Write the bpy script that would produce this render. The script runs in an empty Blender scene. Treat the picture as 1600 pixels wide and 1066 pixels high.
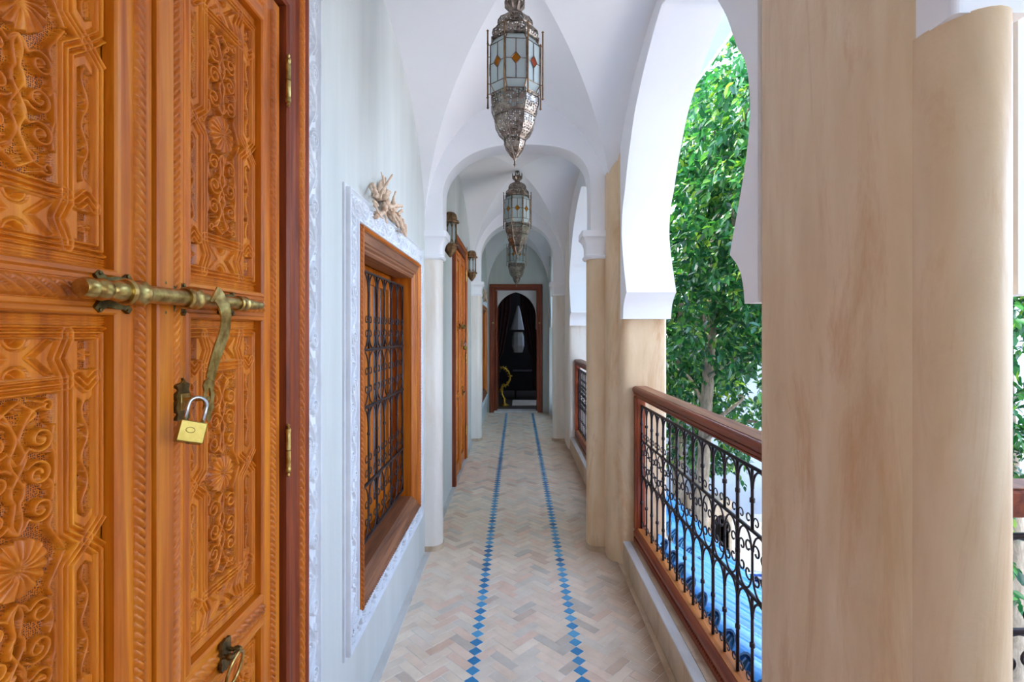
import bpy, math, random
import numpy as np
from mathutils import Vector, Matrix
random.seed(7); RNG = np.random.default_rng(7)
PI = math.pi
sc = bpy.context.scene
COL = sc.collection

# ------------------------------------------------------------------ camera, light, exposure
F, PX0, PY0, EYE = 790.0, 808.0, 519.0, 1.5
cd = bpy.data.cameras.new('camera'); cam = bpy.data.objects.new('camera', cd); COL.objects.link(cam)
cam.location = (0, 0, EYE); cam.rotation_euler = (PI/2, 0, 0)
cd.sensor_width = 36; cd.lens = F/1600*36
cd.shift_x = (800-PX0)/1600; cd.shift_y = (PY0-533)/1600
cd.clip_start = 0.05; cd.clip_end = 200
sc.camera = cam
def at(px, py, X):
    """point of the plane x = X that stands behind a pixel of the photograph"""
    Y = X*F/(px-PX0)
    return (X, Y, EYE + (PY0-py)*Y/F)
def aty(px, py, Y):
    return ((px-PX0)*Y/F, Y, EYE + (PY0-py)*Y/F)

SUN_DIR = Vector((-0.62, 0.30, 1.0)).normalized()
w = bpy.data.worlds.new('world'); sc.world = w; w.use_nodes = True
nt = w.node_tree; bg = nt.nodes['Background']
sky = nt.nodes.new('ShaderNodeTexSky'); sky.sky_type = 'NISHITA'; sky.sun_disc = False
sky.sun_elevation = math.asin(SUN_DIR.z); sky.sun_rotation = math.atan2(SUN_DIR.x, SUN_DIR.y)
sky.air_density = 0.9; sky.dust_density = 2.2; sky.ozone_density = 1.0
hs = nt.nodes.new('ShaderNodeHueSaturation'); hs.inputs['Saturation'].default_value = .88
nt.links.new(sky.outputs[0], hs.inputs['Color']); nt.links.new(hs.outputs[0], bg.inputs[0])
bg.inputs[1].default_value = 1.0
sd = bpy.data.lights.new('sun', 'SUN'); sd.energy = 4.2; sd.angle = math.radians(1.0); sd.color = (1, .97, .92)
so = bpy.data.objects.new('sun', sd); COL.objects.link(so)
so.rotation_euler = SUN_DIR.to_track_quat('Z', 'Y').to_euler(); so.location = (-6, 3, 12)
sc.view_settings.view_transform = 'Standard'; sc.view_settings.look = 'None'
sc.view_settings.gamma = 1; sc.view_settings.use_curve_mapping = False
sc.view_settings.exposure = 1.17
sc.cycles.use_denoising = True
sc.cycles.max_bounces = 12; sc.cycles.diffuse_bounces = 10; sc.cycles.glossy_bounces = 3
sc.cycles.transparent_max_bounces = 12; sc.cycles.transmission_bounces = 5
sc.cycles.sample_clamp_indirect = 6

# ------------------------------------------------------------------ materials
def srgb(r, g, b):
    f = lambda c: (c/255/12.92) if c/255 <= .04045 else ((c/255+.055)/1.055)**2.4
    return (f(r), f(g), f(b), 1)
class Mt:
    def __init__(s, name, col=(.8, .8, .8, 1), rough=.5, metal=0, spec=.5, coat=0):
        s.m = bpy.data.materials.new(name); s.m.use_nodes = True
        s.t = s.m.node_tree; s.p = s.t.nodes['Principled BSDF']
        s.p.inputs['Base Color'].default_value = col; s.p.inputs['Roughness'].default_value = rough
        s.p.inputs['Metallic'].default_value = metal; s.p.inputs['Specular IOR Level'].default_value = spec
        s.p.inputs['Coat Weight'].default_value = coat
        s.out = s.t.nodes['Material Output']
    def n(s, typ, **kw):
        nd = s.t.nodes.new('ShaderNode'+typ)
        for k, v in kw.items():
            if k in nd.inputs: nd.inputs[k].default_value = v
            else: setattr(nd, k, v)
        return nd
    def l(s, a, b): s.t.links.new(a, b)
    def coord(s, scale=(1, 1, 1), kind='Object', rot=(0, 0, 0)):
        if kind == 'World':
            g = s.n('NewGeometry'); src = g.outputs['Position']
        else:
            g = s.n('TexCoord'); src = g.outputs[kind]
        mp = s.n('Mapping'); mp.inputs['Scale'].default_value = scale; mp.inputs['Rotation'].default_value = rot
        s.l(src, mp.inputs['Vector']); return mp.outputs[0]
    def noise(s, vec, scale=5, detail=4, rough=.55, dist=0):
        nd = s.n('TexNoise'); nd.inputs['Scale'].default_value = scale; nd.inputs['Detail'].default_value = detail
        nd.inputs['Roughness'].default_value = rough; nd.inputs['Distortion'].default_value = dist
        s.l(vec, nd.inputs['Vector']); return nd.outputs['Fac']
    def ramp(s, fac, stops):
        nd = s.n('ValToRGB'); cr = nd.color_ramp
        cr.elements[0].position = stops[0][0]; cr.elements[0].color = stops[0][1]
        cr.elements[1].position = stops[-1][0]; cr.elements[1].color = stops[-1][1]
        for p, c in stops[1:-1]:
            e = cr.elements.new(p); e.color = c
        s.l(fac, nd.inputs[0]); return nd.outputs[0]
    def mix(s, fac, a, b, mode='MIX'):
        nd = s.n('Mix', data_type='RGBA', blend_type=mode)
        if isinstance(fac, (int, float)): nd.inputs[0].default_value = fac
        else: s.l(fac, nd.inputs[0])
        for v, i in ((a, 6), (b, 7)):
            if isinstance(v, tuple): nd.inputs[i].default_value = v
            else: s.l(v, nd.inputs[i])
        return nd.outputs[2]
    def math(s, op, a, b=0):
        nd = s.n('Math', operation=op)
        for v, i in ((a, 0), (b, 1)):
            if isinstance(v, (int, float)): nd.inputs[i].default_value = v
            else: s.l(v, nd.inputs[i])
        return nd.outputs[0]
    def base(s, c): s.l(c, s.p.inputs['Base Color'])
    def bump(s, h, strength=.3, dist=.01):
        b = s.n('Bump'); b.inputs['Strength'].default_value = strength; b.inputs['Distance'].default_value = dist
        s.l(h, b.inputs['Height']); s.l(b.outputs[0], s.p.inputs['Normal'])
M = {}
def wood(name, axis, cols, rough=.40, coat=.12):
    m = Mt(name, rough=rough, coat=coat, spec=.4); m.p.inputs['Coat Roughness'].default_value = .18
    sc_ = {'z': (34, 34, 1.6), 'y': (34, 1.6, 34), 'x': (1.6, 34, 34)}[axis]
    v = m.coord(sc_, 'World')
    n1 = m.noise(v, 1.0, 5, .6, .6)
    v2 = m.coord(tuple(c*.12 for c in sc_), 'World'); n2 = m.noise(v2, 1.0, 2, .5)
    v3 = m.coord(tuple(c*4 for c in sc_), 'World'); n3 = m.noise(v3, 1.0, 2, .5)
    c = m.ramp(n1, [(.28, cols[0]), (.5, cols[1]), (.72, cols[2])])
    t = m.ramp(n2, [(.35, (.78, .74, .70, 1)), (.65, (1.12, 1.1, 1.06, 1))])
    c = m.mix(.8, c, t, 'MULTIPLY')
    t3 = m.ramp(n3, [(.3, (.82, .8, .78, 1)), (.6, (1, 1, 1, 1))])
    c = m.mix(.6, c, t3, 'MULTIPLY'); m.base(c)
    m.bump(n3, .12, .002); M[name] = m.m
C1 = (srgb(150, 70, 4), srgb(196, 104, 8), srgb(222, 138, 26))
C2 = (srgb(96, 36, 16), srgb(132, 56, 24), srgb(160, 78, 36))
C3 = (srgb(100, 62, 42), srgb(140, 90, 60), srgb(170, 118, 84))
wood('wood_z', 'z', C1); wood('wood_y', 'y', C1); wood('wood_x', 'x', C1)
wood('redwood_z', 'z', C2); wood('redwood_y', 'y', C2); wood('redwood_x', 'x', C2)
wood('oldwood_y', 'y', C3, .55, .1); wood('oldwood_x', 'x', C3, .55, .1)
wood('worn_y', 'y', (srgb(104, 58, 34), srgb(160, 92, 40), srgb(196, 122, 58)), .45, .1)
def carved():
    m = Mt('carved_wood', rough=.42, coat=.08, spec=.35); m.p.inputs['Coat Roughness'].default_value = .2
    v = m.coord((30, 30, 1.8), 'World'); n1 = m.noise(v, 1, 5, .6, .6)
    c = m.ramp(n1, [(.28, srgb(152, 70, 4)), (.5, srgb(196, 106, 12)), (.72, srgb(222, 140, 32))])
    m.base(c)
    a = m.n('Attribute', attribute_name='ground')
    v2 = m.coord((1, 1, 1), 'World'); vo = m.n('TexVoronoi'); vo.inputs['Scale'].default_value = 330; vo.inputs['Randomness'].default_value = .45
    m.l(v2, vo.inputs['Vector'])
    d = m.math('LESS_THAN', vo.outputs['Distance'], .36)
    pit = m.math('MULTIPLY', d, a.outputs['Fac'])
    m.base(m.mix(pit, c, srgb(84, 36, 12)))  # shade inside the punched holes painted dark into the wood colour
    h = m.math('SUBTRACT', 1.0, pit); m.bump(h, .9, .002)
    M['carved'] = m.m
carved()
def plaster(name, a, b, c, rough=.55, streak=(3, 3, .7), bumpst=.08, spots=None):
    m = Mt(name, rough=rough)
    v = m.coord(streak, 'World'); n1 = m.noise(v, 1.3, 6, .62, .3)
    col = m.ramp(n1, [(.3, a), (.5, b), (.7, c)])
    v2 = m.coord((1, 1, 1), 'World'); n2 = m.noise(v2, 60, 3, .6)
    if spots:
        v3 = m.coord((4, 4, 1.0), 'World'); n3 = m.noise(v3, 1.0, 7, .7, .8)
        f = m.ramp(n3, [(.52, (0, 0, 0, 1)), (.72, (1, 1, 1, 1))])
        col = m.mix(f, col, spots)
    m.base(col); m.bump(m.mix(.5, n1, n2), bumpst, .01); M[name] = m.m
plaster('white', srgb(239, 241, 244), srgb(242, 243, 246), srgb(245, 246, 248), .7, (1, 1, 1), .04)
plaster('leftwall', srgb(194, 199, 195), srgb(202, 206, 202), srgb(210, 213, 209), .5, (5, 5, .6), .10)
plaster('beige', srgb(212, 182, 142), srgb(222, 194, 156), srgb(230, 206, 172), .40, (7, 7, 1.6), .12, srgb(194, 142, 92))
plaster('pilaster', srgb(220, 212, 200), srgb(230, 224, 214), srgb(236, 230, 224), .42, (6, 6, .5), .10, srgb(222, 202, 180))
plaster('stucco', srgb(206, 209, 213), srgb(216, 219, 223), srgb(224, 227, 230), .8, (6, 6, 6), .1)
plaster('curb', srgb(176, 152, 124), srgb(196, 174, 146), srgb(210, 190, 164), .5, (5, 3, 4), .1, srgb(160, 122, 86))
plaster('curbtop', srgb(186, 180, 172), srgb(202, 198, 192), srgb(214, 210, 206), .5, (6, 2, 4), .1)
plaster('mortar', srgb(214, 206, 194), srgb(226, 218, 208), srgb(234, 228, 220), .8, (4, 4, 4), .2, srgb(150, 124, 98))
plaster('ground', srgb(196, 186, 168), srgb(206, 196, 180), srgb(214, 206, 192), .8, (2, 2, 2), .1)
plaster('farwall', srgb(176, 184, 196), srgb(184, 192, 204), srgb(190, 198, 210), .7, (2, 2, 2), .05)
plaster('cream', srgb(214, 200, 176), srgb(226, 214, 194), srgb(232, 222, 204), .7, (2, 2, 2), .05)
plaster('aqua', srgb(190, 222, 220), srgb(200, 230, 228), srgb(210, 236, 234), .6, (3, 3, 3), .03)
def brickmat():
    m = Mt('bejmat', rough=.42)
    g = m.n('NewGeometry'); oi = m.n('ObjectInfo')
    r = m.math('FRACT', m.math('ADD', g.outputs['Random Per Island'], oi.outputs['Random']))
    c = m.ramp(r, [(0, srgb(228, 206, 182)), (.22, srgb(236, 216, 192)), (.42, srgb(220, 208, 190)), (.55, srgb(242, 224, 200)),
                   (.72, srgb(232, 200, 176)), (.84, srgb(234, 220, 200)), (.93, srgb(200, 190, 174)), (1, srgb(222, 188, 162))])
    v = m.coord((1, 1, 1), 'World'); n1 = m.noise(v, 9, 6, .65); n2 = m.noise(v, 90, 3, .6)
    t = m.ramp(n1, [(.3, (.88, .86, .83, 1)), (.6, (1.02, 1.02, 1.02, 1))])
    # walked-in dirt along the curb side
    sx = m.n('SeparateXYZ'); m.l(v, sx.inputs[0])
    mr = m.n('MapRange'); m.l(sx.outputs[0], mr.inputs[0]); mr.inputs[1].default_value = .36; mr.inputs[2].default_value = .66
    n3 = m.noise(v, 3, 4, .6)
    f = m.math('MULTIPLY', mr.outputs[0], n3)
    c = m.mix(1, c, t, 'MULTIPLY'); c = m.mix(m.math('MULTIPLY', f, 1.5), c, srgb(158, 126, 96)); m.base(c)
    m.bump(m.mix(.5, n1, n2), .18, .006); M['brick'] = m.m
brickmat()
def tilemat(name, stops, rough=.15):
    m = Mt(name, rough=rough, spec=.6)
    g = m.n('NewGeometry'); oi = m.n('ObjectInfo')
    r = m.math('FRACT', m.math('ADD', g.outputs['Random Per Island'], oi.outputs['Random']))
    c = m.ramp(r, stops); v = m.coord((1, 1, 1), 'World'); n1 = m.noise(v, 25, 4, .6)
    c = m.mix(.5, c, m.ramp(n1, [(.3, (.8, .85, .9, 1)), (.7, (1.1, 1.1, 1.1, 1))]), 'MULTIPLY')
    m.base(c); m.bump(n1, .15, .004); M[name] = m.m
tilemat('bluetile', [(0, srgb(20, 108, 160)), (.4, srgb(40, 134, 184)), (.7, srgb(60, 150, 196)), (1, srgb(96, 172, 208))], .3)
tilemat('rooftile', [(0, srgb(44, 118, 180)), (.4, srgb(60, 136, 194)), (.7, srgb(76, 150, 204)), (1, srgb(96, 164, 210))], .14)
def metal(name, a, b, rough=.35, scale=40):
    m = Mt(name, rough=rough, metal=1); v = m.coord((1, 1, 1), 'Object'); n1 = m.noise(v, scale, 5, .6)
    m.base(m.ramp(n1, [(.35, a), (.65, b)])); m.bump(n1, .15, .002); M[name] = m.m
metal('brass', srgb(150, 118, 58), srgb(208, 184, 118), .30, 60)
metal('darkbrass', srgb(78, 66, 44), srgb(132, 112, 70), .42, 80)
metal('goldbrass', srgb(196, 160, 84), srgb(226, 196, 120), .28, 30)
metal('padbrass', srgb(150, 122, 56), srgb(186, 158, 84), .34, 20)
metal('steel', srgb(170, 170, 172), srgb(210, 210, 212), .2, 30)
metal('lantern', srgb(96, 84, 76), srgb(150, 136, 124), .38, 40)
metal('sconce', srgb(110, 82, 60), srgb(164, 130, 96), .45, 30)
metal('gold', srgb(190, 150, 50), srgb(236, 200, 90), .3, 30)
mi = Mt('iron', srgb(58, 50, 52), .45, .6); M['iron'] = mi.m
def pierced():
    m = Mt('pierced_metal', rough=.38, metal=1)
    v = m.coord((1, 1, 1), 'Object'); n1 = m.noise(v, 40, 4)
    m.base(m.ramp(n1, [(.35, srgb(104, 92, 84)), (.65, srgb(168, 154, 140))]))
    vo = m.n('TexVoronoi'); vo.inputs['Scale'].default_value = 105; vo.inputs['Randomness'].default_value = .5; m.l(v, vo.inputs['Vector'])
    d = m.math('LESS_THAN', vo.outputs['Distance'], .40)
    tr = m.n('BsdfTransparent'); mx = m.n('MixShader')
    m.l(d, mx.inputs[0]); m.l(m.p.outputs[0], mx.inputs[1]); m.l(tr.outputs[0], mx.inputs[2]); m.l(mx.outputs[0], m.out.inputs[0])
    M['pierced'] = m.m
pierced()
def glass(name, col, rough=.35, trans=.75):
    m = Mt(name, col, rough); m.p.inputs['Transmission Weight'].default_value = trans; m.p.inputs['IOR'].default_value = 1.2
    M[name] = m.m
glass('frost', srgb(226, 238, 238), .45, .55); glass('amber', srgb(214, 130, 20), .3, .6); glass('redglass', srgb(196, 80, 40), .3, .6)
glass('pane', srgb(150, 165, 180), .05, .55)
def leafmat():
    m = Mt('leaf', rough=.28, spec=.7)
    g = m.n('NewGeometry'); oi = m.n('ObjectInfo')
    r = m.math('FRACT', m.math('ADD', g.outputs['Random Per Island'], oi.outputs['Random']))
    c = m.ramp(r, [(0, srgb(20, 70, 46)), (.35, srgb(30, 92, 52)), (.65, srgb(46, 112, 54)), (.88, srgb(78, 138, 58)), (1, srgb(140, 172, 64))])
    m.base(c)
    tb = m.n('BsdfTranslucent'); m.l(m.mix(1, c, (1.3, 1.25, .6, 1), 'MULTIPLY'), tb.inputs[0])
    mx = m.n('MixShader'); mx.inputs[0].default_value = .34
    m.l(m.p.outputs[0], mx.inputs[1]); m.l(tb.outputs[0], mx.inputs[2]); m.l(mx.outputs[0], m.out.inputs[0]); M['leaf'] = m.m
leafmat()
plaster('bark', srgb(110, 98, 84), srgb(140, 126, 108), srgb(164, 150, 132), .9, (20, 20, 6), .6)
plaster('drift', srgb(190, 156, 126), srgb(214, 184, 156), srgb(228, 204, 180), .6, (30, 30, 30), .3)
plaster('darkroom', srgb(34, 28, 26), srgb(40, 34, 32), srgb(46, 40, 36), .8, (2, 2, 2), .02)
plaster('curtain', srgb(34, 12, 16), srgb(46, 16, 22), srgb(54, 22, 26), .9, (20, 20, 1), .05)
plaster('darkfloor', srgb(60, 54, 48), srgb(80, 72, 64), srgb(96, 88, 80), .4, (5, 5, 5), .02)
def potmat():
    m = Mt('painted_ceramic', rough=.15); v = m.coord((1, 1, 1), 'Object')
    wv = m.n('TexWave', wave_type='RINGS'); wv.inputs['Scale'].default_value = 4; wv.inputs['Distortion'].default_value = 6; m.l(v, wv.inputs['Vector'])
    m.base(m.ramp(wv.outputs[0], [(.45, srgb(225, 230, 240)), (.55, srgb(50, 90, 170))])); M['pot'] = m.m
potmat()

# ------------------------------------------------------------------ mesh helpers (all in world coordinates)
class MB:
    def __init__(s): s.v = []; s.f = []; s.mi = []; s.cur = 0
    def add(s, vs, fs):
        o = len(s.v); s.v += [tuple(p) for p in vs]
        for f in fs: s.f.append([i+o for i in f]); s.mi.append(s.cur)
        return s
    def box(s, x0, x1, y0, y1, z0, z1, b=0):
        if b <= 0:
            vs = [(x, y, z) for x in (x0, x1) for y in (y0, y1) for z in (z0, z1)]
            return s.add(vs, [(0, 1, 3, 2), (4, 6, 7, 5), (0, 4, 5, 1), (2, 3, 7, 6), (0, 2, 6, 4), (1, 5, 7, 3)])
        c = lambda a, b_, t: a+t if t > 0 else b_
        vs = []
        idx = {}
        for i, (x, sx) in enumerate(((x0, 1), (x1, -1))):
            for j, (y, sy) in enumerate(((y0, 1), (y1, -1))):
                for k, (z, sz) in enumerate(((z0, 1), (z1, -1))):
                    idx[i, j, k] = len(vs)
                    vs += [(x, y+sy*b, z+sz*b), (x+sx*b, y, z+sz*b), (x+sx*b, y+sy*b, z)]
        F_ = []
        for i in (0, 1): F_.append([idx[i, 0, 0], idx[i, 1, 0], idx[i, 1, 1], idx[i, 0, 1]])
        for j in (0, 1): F_.append([idx[0, j, 0]+1, idx[0, j, 1]+1, idx[1, j, 1]+1, idx[1, j, 0]+1])
        for k in (0, 1): F_.append([idx[0, 0, k]+2, idx[1, 0, k]+2, idx[1, 1, k]+2, idx[0, 1, k]+2])
        for i in (0, 1):
            for j in (0, 1): F_.append([idx[i, j, 0], idx[i, j, 1], idx[i, j, 1]+1, idx[i, j, 0]+1])
            for k in (0, 1): F_.append([idx[i, 0, k], idx[i, 1, k], idx[i, 1, k]+2, idx[i, 0, k]+2])
        for j in (0, 1):
            for k in (0, 1): F_.append([idx[0, j, k]+1, idx[1, j, k]+1, idx[1, j, k]+2, idx[0, j, k]+2])
        for key, q in idx.items(): F_.append([q, q+1, q+2])
        return s.add(vs, F_)
    def prism(s, poly, axis, a, b, hole=False):
        """extrude a 2D polygon; axis 'x' -> poly is (y,z), 'y' -> (x,z), 'z' -> (x,y)"""
        n = len(poly)
        mk = {'x': lambda p, t: (t, p[0], p[1]), 'y': lambda p, t: (p[0], t, p[1]), 'z': lambda p, t: (p[0], p[1], t)}[axis]
        vs = [mk(p, a) for p in poly]+[mk(p, b) for p in poly]
        return s.add(vs, [list(range(n)), list(range(2*n-1, n-1, -1))]+[(i, i+n, (i+1) % n+n, (i+1) % n) for i in range(n)])
    def tube(s, pts, r, seg=6, caps=True):
        pts = [Vector(p) for p in pts]; n = len(pts)
        rs = r if isinstance(r, (list, tuple)) else [r]*n
        up = Vector((.13, .27, 1)).normalized(); vs = []; prev = None
        for i, p in enumerate(pts):
            t = (pts[min(i+1, n-1)]-pts[max(i-1, 0)])
            t = t.normalized() if t.length > 1e-9 else Vector((0, 0, 1))
            if prev is None:
                a = t.cross(up)
                if a.length < .1: a = t.cross(Vector((1, 0, 0)))
                a.normalize()
            else:
                a = (prev-t*prev.dot(t))
                a = a.normalized() if a.length > 1e-6 else t.orthogonal().normalized()
            prev = a; b = t.cross(a)
            for k in range(seg):
                q = p+(a*math.cos(2*PI*k/seg)+b*math.sin(2*PI*k/seg))*rs[i]; vs.append(tuple(q))
        fs = [(i*seg+k, i*seg+(k+1) % seg, (i+1)*seg+(k+1) % seg, (i+1)*seg+k) for i in range(n-1) for k in range(seg)]
        if caps: fs += [list(range(seg-1, -1, -1)), list(range((n-1)*seg, n*seg))]
        return s.add(vs, fs)
    def lathe(s, prof, c=(0, 0, 0), seg=24, axis='z', rot0=0, cap=True):
        """prof: list of (radius, height)"""
        vs = []
        for r, h in prof:
            for k in range(seg):
                a = 2*PI*k/seg+rot0; u, v_ = r*math.cos(a), r*math.sin(a)
                p = {'z': (u, v_, h), 'y': (u, h, v_), 'x': (h, u, v_)}[axis]
                vs.append((p[0]+c[0], p[1]+c[1], p[2]+c[2]))
        n = len(prof)
        fs = [(i*seg+k, i*seg+(k+1) % seg, (i+1)*seg+(k+1) % seg, (i+1)*seg+k) for i in range(n-1) for k in range(seg)]
        if cap: fs += [list(range(seg-1, -1, -1)), list(range((n-1)*seg, n*seg))]
        return s.add(vs, fs)
    def ring(s, y0, y1, z0, z1, prof, X, sgn=1):
        """mitred rectangular frame in the YZ plane; prof = [(offset outward, height toward +x)]; slots 0 upright, 1 level"""
        vs = []; n = len(prof)
        for o, h in prof:
            vs += [(X+h*sgn, y0-o, z0-o), (X+h*sgn, y1+o, z0-o), (X+h*sgn, y1+o, z1+o), (X+h*sgn, y0-o, z1+o)]
        base = len(s.v); s.v += vs
        for k in range(4):
            for i in range(n-1):
                s.f.append([base+i*4+k, base+i*4+(k+1) % 4, base+(i+1)*4+(k+1) % 4, base+(i+1)*4+k]); s.mi.append(1 if k in (0, 2) else 0)
        s.cur = 0; return s
LOC = {}
def fixn(me):
    import bmesh
    bm = bmesh.new(); bm.from_mesh(me); bmesh.ops.recalc_face_normals(bm, faces=bm.faces); bm.to_mesh(me); bm.free()
def mesh(name, mb, mats, smooth=False, off=(0, 0, 0), fix=True):
    me = bpy.data.meshes.new(name)
    vs = np.array(mb.v, dtype=float)-np.array(off)
    me.from_pydata(vs.tolist(), [], mb.f)
    for m in (mats if isinstance(mats, (list, tuple)) else [mats]): me.materials.append(M[m])
    if any(mb.mi): me.polygons.foreach_set('material_index', mb.mi)
    if fix: fixn(me)
    if smooth: me.polygons.foreach_set('use_smooth', [True]*len(me.polygons))
    if smooth == 'auto':
        try: me.set_sharp_from_angle(angle=math.radians(38))
        except Exception: pass
    me.update(); return me
def obj(name, mb, mats, parent=None, smooth=False, fix=True, label=None, loc=None):
    off = LOC.get(parent.name, (0, 0, 0)) if parent else (loc or (0, 0, 0))
    me = mb if isinstance(mb, bpy.types.Mesh) else mesh(name, mb, mats, smooth, off, fix)
    o = bpy.data.objects.new(name, me); COL.objects.link(o)
    if parent: o.parent = parent; LOC[o.name] = off
    else:
        o.location = off; LOC[o.name] = off
    if label: o['label'] = label
    return o
def inst(name, me, parent, loc, rot=(0, 0, 0), scale=(1, 1, 1)):
    o = bpy.data.objects.new(name, me); COL.objects.link(o)
    if parent:
        o.parent = parent; L = LOC.get(parent.name, (0, 0, 0)); o.location = (loc[0]-L[0], loc[1]-L[1], loc[2]-L[2])
    else: o.location = loc
    o.rotation_euler = rot; o.scale = scale; return o
def thing(name, label, cat, loc, group=None, kind=None):
    o = bpy.data.objects.new(name, None); COL.objects.link(o); o.location = loc; LOC[o.name] = tuple(loc)
    o['label'] = label; o['category'] = cat; o.empty_display_size = .1
    if group: o['group'] = group
    if kind: o['kind'] = kind
    return o
def tag(o, label, cat, group=None):
    o['label'] = label; o['category'] = cat
    if group: o['group'] = group
    return o
def struct(name, mb, mats, label, cat, smooth=False, fix=True):
    o = obj(name, mb, mats, smooth=smooth, fix=fix); o['kind'] = 'structure'; tag(o, label, cat); return o
def dup(root, loc, rotz=0, label=None, group=None, skip=()):
    def rec(o, p):
        c = o.copy(); COL.objects.link(c); c.parent = p
        for ch in o.children:
            if ch.name.split('.')[0] not in skip: rec(ch, c)
        return c
    r = rec(root, None); r.location = loc; r.rotation_euler = (0, 0, rotz); LOC[r.name] = tuple(loc)
    if label: r['label'] = label
    if group: r['group'] = group
    return r
def grid_mesh(name, P, mats, smooth=True, attr=None, off=(0, 0, 0), closed=False):
    """P: (n,m,3) array of points"""
    n, m = P.shape[:2]; V = (P-np.array(off)).reshape(-1, 3)
    I = np.arange(n*m).reshape(n, m)
    Q = np.stack([I[:-1, :-1], I[1:, :-1], I[1:, 1:], I[:-1, 1:]], -1).reshape(-1, 4)
    me = bpy.data.meshes.new(name)
    me.vertices.add(len(V)); me.vertices.foreach_set('co', V.ravel().astype(np.float32))
    me.loops.add(Q.size); me.loops.foreach_set('vertex_index', Q.ravel().astype(np.int32))
    me.polygons.add(len(Q)); me.polygons.foreach_set('loop_start', np.arange(0, Q.size, 4, dtype=np.int32))
    me.materials.append(M[mats])
    me.update(calc_edges=True)
    if smooth: me.polygons.foreach_set('use_smooth', [True]*len(Q))
    if attr is not None:
        a = me.attributes.new('ground', 'FLOAT', 'POINT'); a.data.foreach_set('value', attr.ravel().astype(np.float32))
    me.update(); return me

# ------------------------------------------------------------------ the setting: floor
W = .0482; S2 = math.sqrt(2)
XL, XR = -.196, None
floor_mb = MB().box(-.75, 4.2, -2.2, 1.45, -.30, -.0004).box(-.75, .97, 1.45, 9.45, -.30, -.0004)
floor = struct('floor', floor_mb, 'mortar', 'pale herringbone brick gallery floor with two lines of blue diamond tiles', 'floor')
def cell(cx, cy):      # grid corner -> world; x-y runs along +X, x+y along +Y
    return (XL + ((cx-cy))*W/S2, 2.0 + (cx+cy)*W/S2)
def brick_poly(x0, y0, x1, y1, g=.0013/W):
    return [cell(x0+g, y0+g), cell(x1-g, y0+g), cell(x1-g, y1-g), cell(x0+g, y1-g)]
def clip(poly, axis, lim, keep_less):
    out = []
    for i in range(len(poly)):
        a, b = poly[i], poly[(i+1) % len(poly)]
        ia = (a[axis] <= lim) == keep_less; ib = (b[axis] <= lim) == keep_less
        if ia: out.append(a)
        if ia != ib:
            t = (lim-a[axis])/(b[axis]-a[axis]); out.append((a[0]+(b[0]-a[0])*t, a[1]+(b[1]-a[1])*t))
    return out
bricks = []; tiles = []
N = 6
LINES = (0, 14)
def rects():
    for c in range(-12, 48):             # c = x - y
        for sm in range(-110, 220):      # sm = x + y
            if (c+sm) % 2: continue
            x, y = (c+sm)//2, (sm-c)//2
            yield x, y, c
XMIN, XMAX = -.588, .672
for x, y, c in rects():
    s = c % N
    if c in LINES: tiles.append((x, y)); continue
    if s == 0: r = (x, y, x+3, y+1)
    elif s == 5: r = (x, y, x+1, y+3)
    elif s == 1 and (c-1) in LINES: r = (x, y, x+2, y+1)
    else: continue
    if s == 0 and (c+2) in LINES: r = (x, y, x+2, y+1)
    p = brick_poly(*r)
    cy = sum(q[1] for q in p)/4; cx = sum(q[0] for q in p)/4
    q = p
    if cy > 1.0 or True:
        xm = XMAX if cy > 1.4 else 4.1
        q = clip(q, 0, XMIN, False); q = clip(q, 0, xm, True) if q else q
        q = clip(q, 1, 9.42, True) if q else q; q = clip(q, 1, -1.9, False) if q else q
    if len(q) < 3: continue
    A = abs(sum(q[i][0]*q[(i+1) % len(q)][1]-q[(i+1) % len(q)][0]*q[i][1] for i in range(len(q))))/2
    if A < 1.2e-4: continue
    bricks.append((cy, cx, q, r if len(q) == 4 and q == p else None))
def slab(mb, q, h, bev=.0012, tilt=0):
    n = len(q); cx = sum(p[0] for p in q)/n; cy = sum(p[1] for p in q)/n
    k = 1-bev/.03
    top = [(cx+(p[0]-cx)*k, cy+(p[1]-cy)*k, h) for p in q]
    bot = [(p[0], p[1], -.004) for p in q]; mid = [(p[0], p[1], h-.0012) for p in q]
    mb.add(bot+mid+top, [list(range(2*n, 3*n))]+[(i, (i+1) % n, (i+1) % n+n, i+n) for i in range(n)]+[(i+n, (i+1) % n+n, (i+1) % n+2*n, i+2*n) for i in range(n)])
seen = sorted([b for b in bricks if 2.08 < b[0] and abs(b[1]) < .75], key=lambda b: b[0])[:298]
seen_ids = set(id(b) for b in seen)
proto = {}
for b in seen:
    cy, cx, q, r = b
    h = random.uniform(.0, .0016)
    if r is not None:
        key = (r[2]-r[0], r[3]-r[1])
        if key not in proto:
            mb = MB(); slab(mb, [(p[0]-cx, p[1]-cy) for p in q], .0008); proto[key] = mesh('brick', mb, 'brick')
        inst('brick', proto[key], floor, (cx, cy, h*.6), (random.gauss(0, .006), random.gauss(0, .006), 0))
    else:
        mb = MB(); slab(mb, [(p[0]-cx, p[1]-cy) for p in q], .0008); inst('brick', mesh('brick', mb, 'brick'), floor, (cx, cy, h*.6))
mb = MB()
for b in bricks:
    if id(b) not in seen_ids: slab(mb, b[2], .0008+random.uniform(0, .001))
o = obj('brick_paving', mb, 'brick', floor, fix=False); o['kind'] = 'stuff'
tm = None; mbr = MB(); nt_ = 0
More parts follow.
